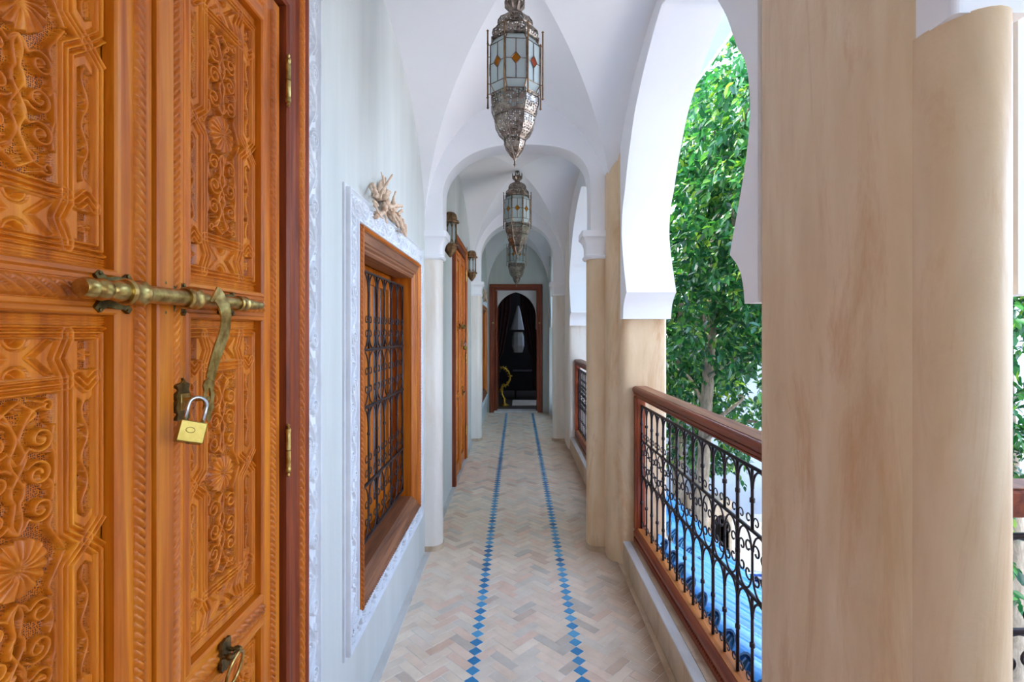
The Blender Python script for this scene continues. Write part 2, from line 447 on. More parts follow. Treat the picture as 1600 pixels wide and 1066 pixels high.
for x, y in sorted(tiles, key=lambda t: t[0]+t[1]):
    p = brick_poly(x, y, x+1, y+1, .0016/W); cx = sum(q[0] for q in p)/4; cy = sum(q[1] for q in p)/4
    if cy < -1.9 or cy > 9.40: continue
    pl = [(q[0]-cx, q[1]-cy) for q in p]
    if tm is None: m0 = MB(); slab(m0, pl, .0014); tm = mesh('blue_tile', m0, 'bluetile')
    if 2.05 < cy < 9.4 and nt_ < 290: inst('blue_tile', tm, floor, (cx, cy, random.uniform(0, .0008)), (0, 0, random.gauss(0, .02))); nt_ += 1
    else: slab(mbr, p, .0014)
o = obj('blue_tile_line', mbr, 'bluetile', floor, fix=False); o['kind'] = 'stuff'

# ------------------------------------------------------------------ walls
WX = -.63            # left wall plane
ZC = 3.4
lw = MB()
def wall_panels(mb, x0, x1, spans, z1=ZC):
    """spans: (ya, yb, holes) where hole=(z0,z1)"""
    for ya, yb, hole in spans:
        if hole is None: mb.box(x0, x1, ya, yb, 0 if True else 0, z1)
        else:
            if hole[0] > .01: mb.box(x0, x1, ya, yb, 0, hole[0])
            mb.box(x0, x1, ya, yb, hole[1], z1)
wall_panels(lw, -1.0, WX, [(-2.2, .27, None), (.27, 1.42, (0, 2.48)), (1.42, 1.98, None), (1.98, 3.13, (.43, 1.90)),
                           (3.13, 4.89, None), (4.89, 6.04, (0, 2.48)), (6.04, 7.0, None)])
wall_panels(lw, -1.0, -.56, [(7.0, 7.78, None), (7.78, 8.93, (.43, 1.90)), (8.93, 9.6, None)])
lwo = struct('wall_left', lw, 'leftwall', 'pale grey green polished plaster wall along the left of the gallery', 'wall')
# mortar skirting on the floor by the left wall
tr = MB().box(WX, -.592, 1.6, 3.4, -.004, .0015).box(WX, -.592, 3.62, 6.9, -.004, .0015)
struct('trim_1', tr, 'curbtop', 'narrow cement strip where the floor meets the left wall', 'trim')
# end wall around the door
ew = MB().box(-1.0, -.50, 9.42, 9.62, 0, ZC).box(.48, 1.0, 9.42, 9.62, 0, ZC).box(-.50, .48, 9.42, 9.62, 2.37, ZC)
struct('wall_end', ew, 'leftwall', 'pale green plaster wall at the far end above the wooden door frame', 'wall')

PROF = [(.922, 1.582), (.843, 1.582), (.835, 1.63), (.82, 1.67), (.79, 1.705), (.74, 1.74), (.755, 1.775), (.785, 1.84), (.825, 1.93), (.85, 1.997), (.868, 2.06),
        (.878, 2.115), (.874, 2.18), (.86, 2.25), (.83, 2.31), (.79, 2.36), (.72, 2.49), (.64, 2.60), (.57, 2.69), (.50, 2.757), (.36, 2.845), (.233, 2.91), (.10, 2.965), (0, 2.995)]
def densify(P):
    # Catmull-Rom only over the big arch part
    out = P[:6]; q = P[5:]
    for i in range(len(q)-1):
        p0 = q[max(i-1, 0)]; p1 = q[i]; p2 = q[i+1]; p3 = q[min(i+2, len(q)-1)]
        for k in (1, 2, 3):
            t = k/3
            out.append(tuple(.5*((2*p1[j])+(-p0[j]+p2[j])*t+(2*p0[j]-5*p1[j]+4*p2[j]-p3[j])*t*t+(-p0[j]+3*p1[j]-3*p2[j]+p3[j])*t**3) for j in (0, 1)))
    return out
PROFD = densify(PROF)
def arcade(c, half, axis, a, b, name, label):
    k = half/.922
    L = [(c-d*k, z) for d, z in PROFD]; R = [(c+d*k, z) for d, z in PROFD[::-1]][1:]
    poly = L+R+[(c+half, ZC), (c-half, ZC)]
    mb = MB().prism(poly, axis, a, b)
    return struct(name, mb, 'white', label, 'arch', smooth='auto')
arcade(2.31, .922, 'x', .66, .96, 'wall_right_arch', 'large white horseshoe arch opening nearest on the courtyard side')
arcade(5.21, 1.235, 'x', .66, .96, 'wall_right_arch', 'second white horseshoe arch opening beyond the first beige pier')
arcade(8.17, .95, 'x', .60, .90, 'wall_right_arch', 'last white arch opening on the courtyard side near the end door')
arcade(1.83, .74, 'y', 1.10, 1.40, 'wall_front_arch', 'white arch of the cross gallery at the right picture edge')

def rounded(pts, r, n=5):
    out = []; L = len(pts)
    for i in range(L):
        p = Vector(pts[i]); a = Vector(pts[i-1]); b = Vector(pts[(i+1) % L])
        ri = r[i] if isinstance(r, (list, tuple)) else r
        if ri <= 0: out.append(tuple(p)); continue
        da = (a-p).normalized(); db = (b-p).normalized()
        for k in range(n+1):
            t = k/n; q = (1-t)**2*(p+da*ri)+2*t*(1-t)*p+t*t*(p+db*ri); out.append(tuple(q))
    return out
def pier(poly, z0, z1, name, label, mat='beige'):
    return struct(name, MB().prism(poly, 'z', z0, z1), mat, label, 'pier', smooth='auto')
# corner pier beside the camera
core = [(.664, 1.372), (.652, 1.30), (.648, 1.15), (.648, 1.02), (.654, .93), (.668, .88), (.688, .858), (.75, .85), (.80, .95), (.83, 1.085), (1.02, 1.085), (1.04, 1.11), (1.04, 1.36), (1.02, 1.385), (.70, 1.385), (.675, 1.382)]
pier(core, 0, ZC, 'wall_pier', 'big beige polished plaster corner pier filling the right foreground')
sh = [(.68+.115/2+.058*math.cos(t)*1.05+.002, .865+.092*math.sin(t)) for t in np.linspace(-PI, PI, 28, endpoint=False)]
shp = [(x, min(y, .93)) for x, y in sh]
pier(shp, 0, 2.0, 'pilaster', 'rounded beige half column attached to the corner pier at the right')
cap0 = MB().prism(rounded([(.682, .788), (.80, .788), (.80, 1.0), (.682, 1.0)], [.012, .012, 0, 0]), 'z', 1.998, 2.3)
struct('capital', cap0, 'white', 'white plaster capital at the top right corner above the half column', 'capital')
struct('wall_corner_arch', MB().box(.668, .80, -2.2, 1.0, 2.75, ZC), 'white', 'white plaster beam over the corner of the two galleries', 'arch')
# pier 1
p1 = rounded([(.655, 3.232), (.958, 3.236), (.958, 3.98), (.655, 3.98)], [.07, .02, .02, .03])
pier(p1, 0, ZC, 'wall_pier', 'beige polished plaster pier between the first and second courtyard arches')
pb = rounded([(.60, 3.33), (.70, 3.26), (.70, 3.75), (.60, 3.72)], [.05, .02, .02, .03])
pier(pb, 0, 2.62, 'wall_pier_face', 'narrow beige plaster return between half column and pier')
p2 = rounded([(.655, 6.445), (.958, 6.445), (.958, 7.22), (.655, 7.22)], [.06, .02, .02, .03])
pier(p2, 0, ZC, 'wall_pier', 'pale plaster pier between the second and last courtyard arches', 'pilaster')
p3 = [(.58, 9.10), (.90, 9.10), (.90, 9.45), (.58, 9.45)]
pier(p3, 0, ZC, 'wall_pier', 'pale plaster wall end beside the far door frame', 'leftwall')
pier([(.601, 7.10), (.659, 7.10), (.659, 7.215), (.601, 7.215)], 0, ZC, 'wall_pier', 'thin plaster return behind the second arch', 'leftwall')

def shaft(xw, xe, yc, hw, z1, name, label, mat):
    """half column from wall xw to face xe"""
    s_ = 1 if xe > xw else -1
    d = abs(xe-xw)
    pts = [(xw-s_*.05, yc-hw)]
    for t in np.linspace(-PI/2, PI/2, 13):
        pts.append((xw+s_*(d-hw*.9)+s_*hw*.9*math.cos(t), yc+hw*math.sin(t)))
    pts.append((xw-s_*.05, yc+hw))
    mb = MB().prism(pts, 'z', .0, z1)
    base = [(xw-s_*.05, yc-hw-.008)]+[(p[0]+s_*.008, yc+(p[1]-yc)*1.1) for p in pts[1:-1]]+[(xw-s_*.05, yc+hw+.008)]
    o = struct(name, mb, mat, label, 'half column', smooth='auto')
    obj('base', MB().prism(base, 'z', 0, .035), 'curb', o, smooth='auto')
    return o
def capital(xw, xe, yc, hw, z0, z1, label):
    s_ = 1 if xe > xw else -1
    mb = MB(); H = z1-z0
    prof = [(0.0, .30), (.004, 0), (.012, .06), (.012, .12), (.004, .16), (.004, .45), (.010, .62), (.024, .74), (.034, .78), (.034, 1.0)]
    prof = prof[1:]
    rings = []
    for e, t in prof:
        hx = xe+s_*e; hy = hw+e
        r = .012 if t > .6 else .035
        poly = rounded([(xw-s_*.04, yc-hy), (hx, yc-hy), (hx, yc+hy), (xw-s_*.04, yc+hy)], [0, r, r, 0], 4)
        rings.append([(p[0], p[1], z0+t*H) for p in poly])
    n = len(rings[0]); vs = [p for r in rings for p in r]
    fs = [(i*n+k, i*n+(k+1) % n, (i+1)*n+(k+1) % n, (i+1)*n+k) for i in range(len(rings)-1) for k in range(n)]
    mb.add(vs, fs+[list(range(n)), list(range((len(rings)-1)*n, len(rings)*n))])
    return struct('capital', mb, 'white', label, 'capital', smooth='auto')
shaft(WX, -.517, 3.53, .075, 2.02, 'pilaster', 'pale half column on the left wall past the grilled window', 'pilaster')
capital(WX, -.515, 3.53, .075, 2.0, 2.19, 'white moulded capital on the left half column by the first wall lantern')
shaft(.66, .483, 3.53, .08, 2.02, 'pilaster', 'beige half column facing the corridor beside the first railing', 'beige')
capital(.66, .475, 3.53, .08, 2.0, 2.19, 'white moulded capital on the right half column by the first railing')
shaft(-.60, -.49, 7.03, .075, 2.02, 'pilaster', 'second pale half column on the left beyond the carved door', 'pilaster')
capital(-.60, -.49, 7.03, .075, 2.0, 2.19, 'white moulded capital of the second left half column')
shaft(.66, .49, 7.03, .08, 2.02, 'pilaster', 'second pale half column on the right beyond the second railing', 'pilaster')
capital(.66, .485, 7.03, .08, 2.0, 2.19, 'white moulded capital of the second right half column')

def cross_arch(yc, hy, xl, xr, leg, rise, nl, nr, name, label):
    c = 0.0; L = []
    pts = [(xl, 2.19)]
    for t in np.linspace(PI, 0, 49):
        n = nl if t > PI/2 else nr
        cx, sx = math.cos(t), math.sin(t)
        a = abs(cx)**(2/n)*(1 if cx > 0 else -1); b = abs(sx)**(2/n)
        hwid = abs(xl) if cx < 0 else abs(xr)
        pts.append((a*hwid, leg+b*rise))
    pts.append((xr, 2.19))
    poly = pts+[(.69, 2.19), (.69, ZC), (-.66, ZC), (-.66, 2.19)]
    return struct(name, MB().prism(poly, 'y', yc-hy, yc+hy), 'white', label, 'arch', smooth='auto')
cross_arch(3.54, .09, -.507, .502, 2.42, .36, 2.15, 3.2, 'wall_cross_arch', 'first white rounded arch spanning the corridor behind the big lantern')
cross_arch(7.04, .09, -.50, .50, 2.50, .50, 2.1, 2.2, 'wall_cross_arch', 'second white rounded arch spanning the corridor farther back')

# vaults
def vault(ya, yb, xl, xr, zs, H, name, label, n=2.05):
    yc = (ya+yb)/2; Lh = (yb-ya)/2; xc = (xl+xr)/2; w_ = (xr-xl)/2
    f = lambda t: zs+H*np.clip(1-np.abs(t)**n, 0, 1)**(1/n)
    T = np.sin(np.linspace(0, PI/2, 40)); S = np.sin(np.linspace(-PI/2, PI/2, 49))
    mb = MB()
    for kind in range(4):
        P = []
        for t in T:
            for s in S:
                if kind == 0: x, y, z = xc+w_*t*s, yc+Lh*t, f(t*s)
                elif kind == 1: x, y, z = xc+w_*t*s, yc-Lh*t, f(t*s)
                elif kind == 2: x, y, z = xc+w_*t, yc+Lh*t*s, f(t*s)
                else: x, y, z = xc-w_*t, yc+Lh*t*s, f(t*s)
                P.append((x, y, float(z)))
        ns = len(S)
        mb.add(P, [(i*ns+k, (i+1)*ns+k, (i+1)*ns+k+1, i*ns+k+1) for i in range(len(T)-1) for k in range(ns-1)])
    return struct(name, mb, 'white', label, 'vault', smooth=True, fix=True)
vault(.86, 3.46, WX-.005, .665, 2.15, .93, 'ceiling_vault', 'white groin vault over the nearest bay holding the large lantern')
vault(3.62, 6.96, WX-.005, .665, 2.15, 1.04, 'ceiling_vault', 'white groin vault over the middle bay of the corridor')
vault(7.12, 9.43, -.565, .605, 2.15, 1.0, 'ceiling_vault', 'white groin vault over the last bay before the end door')
struct('ceiling', MB().box(-3.2, .97, -2.2, 13, ZC-.02, ZC+.12).box(.97, 4.2, -2.2, 1.42, ZC-.02, ZC+.12).box(WX, 4.2, -2.2, .86, 3.15, 3.3), 'white', 'flat roof slab above the vaulted gallery', 'ceiling')
# outside eave
ev = MB().box(.96, 1.26, 1.42, 12, 3.27, 3.33)
struct('trim_2', ev, 'aqua', 'pale aqua underside of the eave over the courtyard arches', 'eave')
mbt = MB()
for k in range(34):
    y = 1.5+k*.155
    mbt.lathe([(.0, -.0), (.07, .0), (.075, .12), (.0, .12)], (0, 0, 0), 10, 'x') if False else None
    for a in range(1):
        pts = [(1.22, y-.07, 3.335), (1.22, y+.07, 3.335)]
        arc = [(y+.072*math.cos(t), 3.335+.05*math.sin(t)) for t in np.linspace(0, PI, 8)]
        mbt.prism(arc, 'x', 1.05, 1.33)
    mbt.box(.962, 1.0, y-.055, y+.055, 3.18, 3.27)
o = obj('eave_tile', mbt, 'white'); tag(o, 'row of small white scalloped eave tiles along the roof edge outside', 'tiles'); o['kind'] = 'stuff'
# behind the camera: back wall, plus unseen end walls added to limit side light
struct('wall_back_and_baffle', MB().box(-1.0, 4.2, -2.3, -2.2, 0, ZC).box(3.4, 3.6, -2.2, 1.4, 0, .95).box(3.4, 3.6, -2.2, 1.4, 2.7, ZC).box(2.52, 3.6, 1.10, 1.40, 0, ZC), 'white', 'white wall behind the viewer with unseen end walls added to limit side light', 'wall')

# ------------------------------------------------------------------ carved relief
def seg_dist(x, y, P):
    d = np.full(x.shape, 1e9)
    for (ax, ay), (bx, by) in zip(P[:-1], P[1:]):
        vx, vy = bx-ax, by-ay; L = vx*vx+vy*vy+1e-9
        t = np.clip(((x-ax)*vx+(y-ay)*vy)/L, 0, 1)
        d = np.minimum(d, np.hypot(x-ax-t*vx, y-ay-t*vy))
    return d
def spiral(cx, cy, r0, r1, a0, turns, n=30):
    return [(cx+(r0+(r1-r0)*k/n)*math.cos(a0+2*PI*turns*k/n), cy+(r0+(r1-r0)*k/n)*math.sin(a0+2*PI*turns*k/n)) for k in range(n+1)]
def smoothpath(P, n=6):
    out = []
    for i in range(len(P)-1):
        p0 = P[max(i-1, 0)]; p1 = P[i]; p2 = P[i+1]; p3 = P[min(i+2, len(P)-1)]
        for k in range(n):
            t = k/n
            out.append(tuple(.5*(2*p1[j]+(p2[j]-p0[j])*t+(2*p0[j]-5*p1[j]+4*p2[j]-p3[j])*t*t+(3*p1[j]-p0[j]-3*p2[j]+p3[j])*t**3) for j in range(len(p1))))
    return out+[tuple(P[-1])]
def leafshape(x, y, cx, cy, ang, L, w_, h):
    c, s_ = math.cos(ang), math.sin(ang)
    u = (x-cx)*c+(y-cy)*s_; v = -(x-cx)*s_+(y-cy)*c+.12*u*u/L
    t = np.clip(u/L, 0, 1); hw = w_*np.sin(PI*t**.7)+.01
    ins = (u > 0) & (u < L) & (np.abs(v) < hw)
    rib = .7+.3*np.cos(u*1.6+np.abs(v)*1.2)
    return np.where(ins, h*np.sqrt(np.clip(1-(v/hw)**2, 0, 1))*rib, -9)
def ridge(x, y, P, w_, h, tip=0):
    d = seg_dist(x, y, P); return np.where(d < w_, h*np.sqrt(np.clip(1-(d/w_)**2, 0, 1)), -9)
def carve():
    st = 1.15
    xs = np.arange(0, 134, st); ys = np.arange(0, 343, st); x, y = np.meshgrid(xs, ys, indexing='ij')
    H = np.full(x.shape, 7.0); G = np.zeros(x.shape)
    bands = np.full(x.shape, -9.0)
    A = [(92, 0), (62, 26), (62, 242), (50, 268), (62, 296), (62, 303)]
    B = [(92, 0), (117, 26), (117, 304), (0, 304)]
    C = [(0, 232), (62, 232)]; D = [(78, 240), (92, 226), (106, 240)]; D2 = [(64, 296), (64, 243)]
    for P, hw in ((A, 12.5), (B, 12.5), (C, 11), (D, 11)):
        d = seg_dist(x, y, P); r = 6.3+2.3*np.cos(2*PI*d/8.2); bands = np.where((d < hw), np.maximum(bands, r), bands)
    H = np.where(bands > 0, bands, 6.0)
    # central field
    fld = ((x < 49) | (x < 49+(27-y)*1.15)) & (y < 220) & (x < 78-y*0)
    dA = seg_dist(x, y, A)
    fld &= (dA > 12) | (x < 48)
    side = (np.abs(x-92) < 12) & (y > 34+(12-np.abs(x-92))*-.8+8) & (y < 214-np.abs(x-92)*-.55-12)
    box = (np.abs(x-92) < 11.5) & (np.abs(y-271) < 22)
    tri = (x > 106) & (y < (x-106)*.85)
    hour = (np.abs(x) < 20+26*np.abs(y-270)/24) & (np.abs(y-270) < 26)
    ground = fld | side | box
    h = np.full(x.shape, 0.0)
    rr = np.hypot(x, y); th = np.arctan2(y, x)
    scal = 37+1.6*np.abs(np.cos(8*th))
    ros = np.where(rr < scal, 3.0+3.6*np.abs(np.sin(8*th+PI/2*0))**.8*np.clip(rr/14, .25, 1)+2.2*(1-(rr/38)**2), -9)
    ros = np.where(rr < 2.5, 8.0, ros)
    cand = [ros]
    stems = [smoothpath([(0, 44), (6, 60), (3, 84), (9, 98), (0, 118)]), smoothpath([(0, 118), (10, 140), (2, 164), (9, 184), (22, 196), (0, 214)]), smoothpath([(47, 96), (49, 130), (44, 150), (46, 176)])]
    sp = [spiral(28, 68, 17, 4.5, -2.6, 1.35), spiral(25, 116, 18, 4.5, 2.6, -1.4), spiral(28, 162, 17, 4.5, -2.4, 1.4), spiral(36, 205, 9, 3, 2.5, -1.1)]
    conn = [smoothpath([(0, 44), (8, 50), (13, 60)]), smoothpath([(6, 88), (8, 100), (9, 108)]), smoothpath([(3, 134), (8, 144), (14, 152)]), smoothpath([(44, 76), (45, 92), (40, 104)]),
            smoothpath([(8, 186), (18, 200), (28, 204)]), smoothpath([(60, 3), (50, 22), (40, 40), (44, 54)])]
    for P in stems: cand.append(ridge(x, y, P, 3.2, 6.6))
    for P in sp: cand.append(ridge(x, y, P, 3.0, 7.6))
    for P in conn: cand.append(ridge(x, y, P, 3.2, 6.8))
    for (cx, cy, a, L, w_) in [(27, 66, .4, 13, 5), (24, 114, -.8, 13, 5), (27, 160, .6, 12, 5), (6, 60, 1.9, 22, 5), (46, 88, 2.0, 18, 5), (40, 138, 1.2, 18, 5),
                               (44, 180, 1.9, 24, 5.5), (12, 178, .5, 20, 5), (20, 214, -.2, 16, 4), (66, 2, 2.4, 20, 5), (52, 10, 1.2, 22, 5), (0, 198, 1.2, 18, 5)]:
        cand.append(leafshape(x, y, cx, cy, a, L, w_, 6.5))
    side_v = [(92+5*math.sin(t/11), t) for t in range(38, 214, 3)]
    cand.append(np.where(side, ridge(x, y, side_v, 2.6, 6.5), -9))
    for k, t in enumerate(range(46, 204, 17)):
        sg = 1 if k % 2 else -1
        cand.append(np.where(side, leafshape(x, y, 92-sg*4, t, PI/2-sg*.9, 16, 5.2, 6.5), -9))
    cand.append(np.where(box, np.where(np.hypot(x-92, y-271) < 9, 4.5+1.6*np.cos(4*np.arctan2(y-271, x-92)), -9), -9))
    for c_ in cand: h = np.maximum(h, np.where(fld | side | box, c_, 0))
    H = np.where(ground, h, H); G = np.where(ground & (h < .8), 1.0, 0)
    # hourglass box
    yy = np.abs(y-270); r1 = np.hypot(x, yy-26)
    hg = 1.6+2.6*np.cos(r1/2.1)*(r1 < 17)+2.8*(r1 >= 17)-np.clip((np.abs(x)-8-26*np.abs(y-270)/24)/2, 0, 3)
    H = np.where(hour, hg, H)
    H = np.where(tri, 3.2, H)
    H = np.where((x > 129) | (y > 316), 6.0+1.0*np.cos((np.where(y > 316, y-316, x-129))*1.6), H)
    full = np.concatenate([H[::-1][:-1], H]); full = np.concatenate([full[:, ::-1][:, :-1], full], 1)
    g2 = np.concatenate([G[::-1][:-1], G]); g2 = np.concatenate([g2[:, ::-1][:, :-1], g2], 1)
    xx = np.concatenate([-xs[::-1][:-1], xs]); yy_ = np.concatenate([-ys[::-1][:-1], ys])
    YY, ZZ = np.meshgrid(xx/1000, yy_/1000, indexing='ij')
    P = np.stack([full/1000*2.0, YY, ZZ], -1)
    return grid_mesh('carved_panel', P, 'carved', True, g2)
PANEL = carve()
def rope_points(L, hw, pitch, h, slant=1.0, st=.0013, m=11):
    n = int(L/st); s_ = np.linspace(0, L, n); v = np.linspace(-1, 1, m)
    S_, V = np.meshgrid(s_, v, indexing='ij')
    lob = np.sqrt(np.clip(1-(((S_/pitch+V*slant) % 1)*2-1)**2, 0, 1))
    hh = h*np.sqrt(np.clip(1-V**2, 0, 1))*(.05+.95*lob)*1.35
    return S_, V*hw, hh
def rope(parent, axis, c, a, L, X, hw=.011, pitch=.0145, h=.011, slant=.8, mat='wood_z', sgn=1):
    S_, V, hh = rope_points(L, hw, pitch, h, slant)
    if axis == 'z': P = np.stack([X+hh*sgn, c+V, a+S_], -1)
    elif axis == 'y': P = np.stack([X+hh*sgn, a+S_, c+V], -1)
    me = grid_mesh('rope_moulding', P, mat, True, None, LOC[parent.name])
    return obj('rope_moulding', me, mat, parent)

# ------------------------------------------------------------------ carved double door
FX = -.62
def make_door(n_root, label):
    D = thing(n_root, label, 'door', (WX, .862, 0), kind='structure')
    LIP = [(-.012, -.018), (-.012, .0005), (-.009, .004), (-.003, .0045), (.0, .001), (.006, .001), (.008, -.003)]
    def leaf(ya, yb, oa, ob, ropes, side):
        lf = obj('door_leaf', MB().box(-.676, -.650, ya, yb, .012, 2.347), 'wood_z', D)
        Z = [(.13, .80), (.854, 1.538), (1.583, 2.267)]
        obj('stile', MB().box(-.66, FX, ya+.001, oa, .012, 2.347, .0015), 'wood_z', lf)
        obj('stile', MB().box(-.66, FX, ob, yb-.001, .012, 2.347, .0015), 'wood_z', lf)
        zz = [.012, .13, .80, .854, 1.538, 1.583, 2.267, 2.347]
        for k in range(0, 8, 2):
            obj('rail', MB().box(-.66, FX-.0006, oa, ob, zz[k], zz[k+1], .0015), 'wood_y', lf)
        for k, (z0, z1) in enumerate(Z):
            pm = inst('carved_panel', PANEL, lf, (-.6480, (oa+ob)/2, (z0+z1)/2), (0, 0, 0), (1, (ob-oa)/.266*.997, (z1-z0)/.684*.998))
            rg = MB().ring(oa, ob, z0, z1, LIP, FX); obj('panel_moulding', rg, ['wood_z', 'wood_y'], lf, fix=False)
        for zc, hw in ((.827, .015), (1.5605, .0145), (2.309, .014)):
            rope(lf, 'y', zc, oa+.004, ob-oa-.008, FX-.001, hw, .020, .0075, 1.0, 'wood_y')
        for yc, z0, L, hw, sl in ropes:
            rope(lf, 'z', yc, z0, L, FX-.001, hw, .0145, .009, sl)
        return lf
    l1 = leaf(.385, .860, .499, .789, [(.8275, .02, 2.32, .0105, .8), (.455, .02, 2.32, .009, -.8)], -1)
    l2 = leaf(.864, 1.320, .945, 1.235, [(.9135, .02, 2.32, .0105, -1.0), (1.277, .02, 2.29, .0085, .8)], 1)
    obj('astragal', MB().box(-.63, -.611, .861, .902, .012, 2.347, .003), 'wood_z', l2)
    fr = obj('door_frame', MB().ring(.382, 1.332, -.10, 2.36, [(0, -.06), (0, .012), (.006, .018), (.012, .018), (.016, .012), (.05, .014), (.056, .02), (.098, .02), (.105, .026), (.112, .026), (.112, -.03)], FX),
             ['redwood_z', 'redwood_y'], D, fix=False)
    rope(fr, 'z', 1.404, .0, 2.46, FX+.018, .0095, .022, .010, 1.2, 'wood_z'); rope(fr, 'z', .310, .0, 2.46, FX+.018, .0095, .022, .010, -1.2, 'wood_z')
    rope(fr, 'y', 2.432, .31, 1.094, FX+.018, .0095, .022, .010, 1.2, 'wood_y')
    for yc, c in ((1.326, 1), (.383, -1)):
        for z in (2.16, 1.19, .35):
            hb = MB(); hy = yc
            hb.lathe([(.001, -.070), (.005, -.066), (.003, -.060), (.007, -.056), (.007, -.048), (.0055, -.044), (.0065, -.040), (.0065, -.001), (.004, 0), (.0065, .001), (.0065, .040), (.0055, .044), (.007, .048), (.007, .056), (.003, .060), (.005, .066), (.001, .070)],
                     (-.600, hy, z), 14)
            hg = obj('hinge', hb, 'brass', D, smooth='auto')
    # bolt
    zb = 1.560; XB = -.585
    prof = []
    def bead(y, r): prof.append((r, y))
    for y, r in ((.676, .001), (.677, .012), (.684, .0150), (.694, .0150), (.698, .0115), (.704, .0140), (.712, .0162), (.720, .0140), (.724, .0115), (.730, .0145), (.742, .0158), (.752, .0145), (.757, .0135), (.775, .0150), (.785, .0150)):
        bead(y, r)
    for y, r in ((.80, .0142), (.93, .0138), (.95, .0125), (1.0, .0122), (1.085, .0115), (1.09, .0125), (1.10, .0125), (1.104, .009), (1.115, .0115), (1.128, .0105), (1.134, .008), (1.142, .0095), (1.152, .0085), (1.158, .001)):
        bead(y, r)
    bolt = obj('sliding_bolt', MB().lathe(prof, (XB, 0, zb), 20, 'y'), 'brass', D, smooth='auto')
    for yc, sc_ in ((.770, 1.05), (.905, 1.0), (1.070, .85)):
        lp = [(.012, -.018), (.0175, -.018), (.0195, -.013), (.017, -.008), (.017, .008), (.0195, .013), (.0175, .018), (.012, .018)]
        b = obj('bolt_bracket', MB().lathe([(r*sc_, h*sc_) for r, h in lp], (XB, yc, zb), 20, 'y', cap=False), 'brass', D, smooth='auto')
        for sg in (1, -1):
            pl = [(yc-.034*sc_, zb+sg*.024*sc_), (yc-.026*sc_, zb+sg*.030*sc_), (yc-.012*sc_, zb+sg*.021*sc_), (yc+.006*sc_, zb+sg*.024*sc_), (yc+.018*sc_, zb+sg*.024*sc_), (yc+.028*sc_, zb+sg*.030*sc_), (yc+.034*sc_, zb+sg*.023*sc_),
                  (yc+.024*sc_, zb+sg*.012*sc_), (yc-.024*sc_, zb+sg*.012*sc_)]
            mb = MB().prism(pl, 'x', FX+.001, FX+.007)
            mb.box(FX+.002, XB-.008, yc-.006, yc+.006, zb+sg*.008-.003, zb+sg*.008+.006)
            for q in (-.025, .025): mb.lathe([(.0035, FX+.007), (.003, FX+.009), (.0, FX+.0095)], (0, yc+q*sc_, zb+sg*.026*sc_), 8, 'x')
            obj('plate', mb, 'darkbrass', b, smooth='auto')
    # hasp strap hanging from the bolt
    path = smoothpath([(XB+.010, .955, zb+.012), (XB+.016, .962, zb+.005), (XB+.024, .966, zb-.012), (XB+.023, .973, zb-.035), (XB+.018, .974, zb-.065), (XB+.012, .966, zb-.095), (XB+.010, .954, zb-.124), (XB+.009, .946, zb-.148)], 5)
    wd = lambda t: .012+.004*math.sin(t*3)
    vs = []; n = len(path)
    for i, p in enumerate(path):
        q = path[min(i+1, n-1)]; o_ = path[max(i-1, 0)]
        ty, tz = q[1]-o_[1], q[2]-o_[2]; L_ = math.hypot(ty, tz)+1e-9; ny, nz = -tz/L_, ty/L_
        h_ = .0185-.006*(i/n)**1.5
        for sx in (0, .0028):
            for sg in (-1, 1): vs.append((p[0]+sx, p[1]+ny*h_*sg, p[2]+nz*h_*sg))
    fs = []
    for i in range(n-1):
        a, b_ = i*4, i*4+4
        fs += [(a, a+1, b_+1, b_), (a+2, b_+2, b_+3, a+3), (a, b_, b_+2, a+2), (a+1, a+3, b_+3, b_+1)]
    fs += [(0, 2, 3, 1), ((n-1)*4, (n-1)*4+1, (n-1)*4+3, (n-1)*4+2)]
    hasp = obj('hasp_strap', MB().add(vs, fs), 'brass', D, smooth='auto')
    # slotted end of the strap
    ze = zb-.180; ye = .944; pl = []
    out = [(0, .034), (.012, .030), (.017, .022), (.013, .012), (.018, .0), (.013, -.014), (.017, -.022), (.010, -.030), (.006, -.034), (.007, -.042), (0, -.050)]
    poly = [(ye+a, ze+b) for a, b in out]+[(ye-a, ze+b) for a, b in out[::-1][1:-1]]
    inn = [(ye+.005*math.cos(t), ze+.002+(.014*math.sin(t))) for t in np.linspace(PI/2, PI/2-2*PI, len(poly), endpoint=False)]
    mb = MB(); n = len(poly); V = []
    for X in (XB+.007, XB+.010):
        V += [(X, a, b) for a, b in poly]+[(X, a, b) for a, b in inn]
    fs = []
    for i in range(n):
        j = (i+1) % n
        fs += [(i, j, n+j, n+i), (2*n+i, 3*n+i, 3*n+j, 2*n+j), (i, 2*n+i, 2*n+j, j), (n+i, n+j, 3*n+j, 3*n+i)]
    mb.add(V, fs); obj('slotted_tongue', mb, 'brass', hasp, smooth='auto')
    # staple plate
    zy = 1.372; yy = .922
    out = [(0, .044), (.008, .036), (.018, .032), (.014, .022), (.020, .012), (.016, .004), (.020, -.008), (.015, -.020), (.018, -.030), (.008, -.036), (0, -.046)]
    poly = [(yy+a, zy+b) for a, b in out]+[(yy-a, zy+b) for a, b in out[::-1][1:-1]]
    st_ = obj('staple_plate', MB().prism(poly, 'x', FX+.004, FX+.012), 'darkbrass', D, smooth='auto')
    mb = MB()
    for z in (zy+.036, zy-.036): mb.lathe([(.004, FX+.012), (.0035, FX+.0145), (.0, FX+.015)], (0, yy, z), 10, 'x')
    obj('screw', mb, 'brass', st_, smooth='auto')
    mb = MB().box(FX+.010, XB+.020, yy-.009, yy+.009, zy+.003, zy+.010, .001)
    mb.box(FX+.010, FX+.016, yy-.012, yy+.012, zy-.014, zy+.016, .001)
    obj('staple', mb, 'brass', st_, smooth='auto')
    # ring knocker on the lower rail
    yk, zk = 1.058, .826
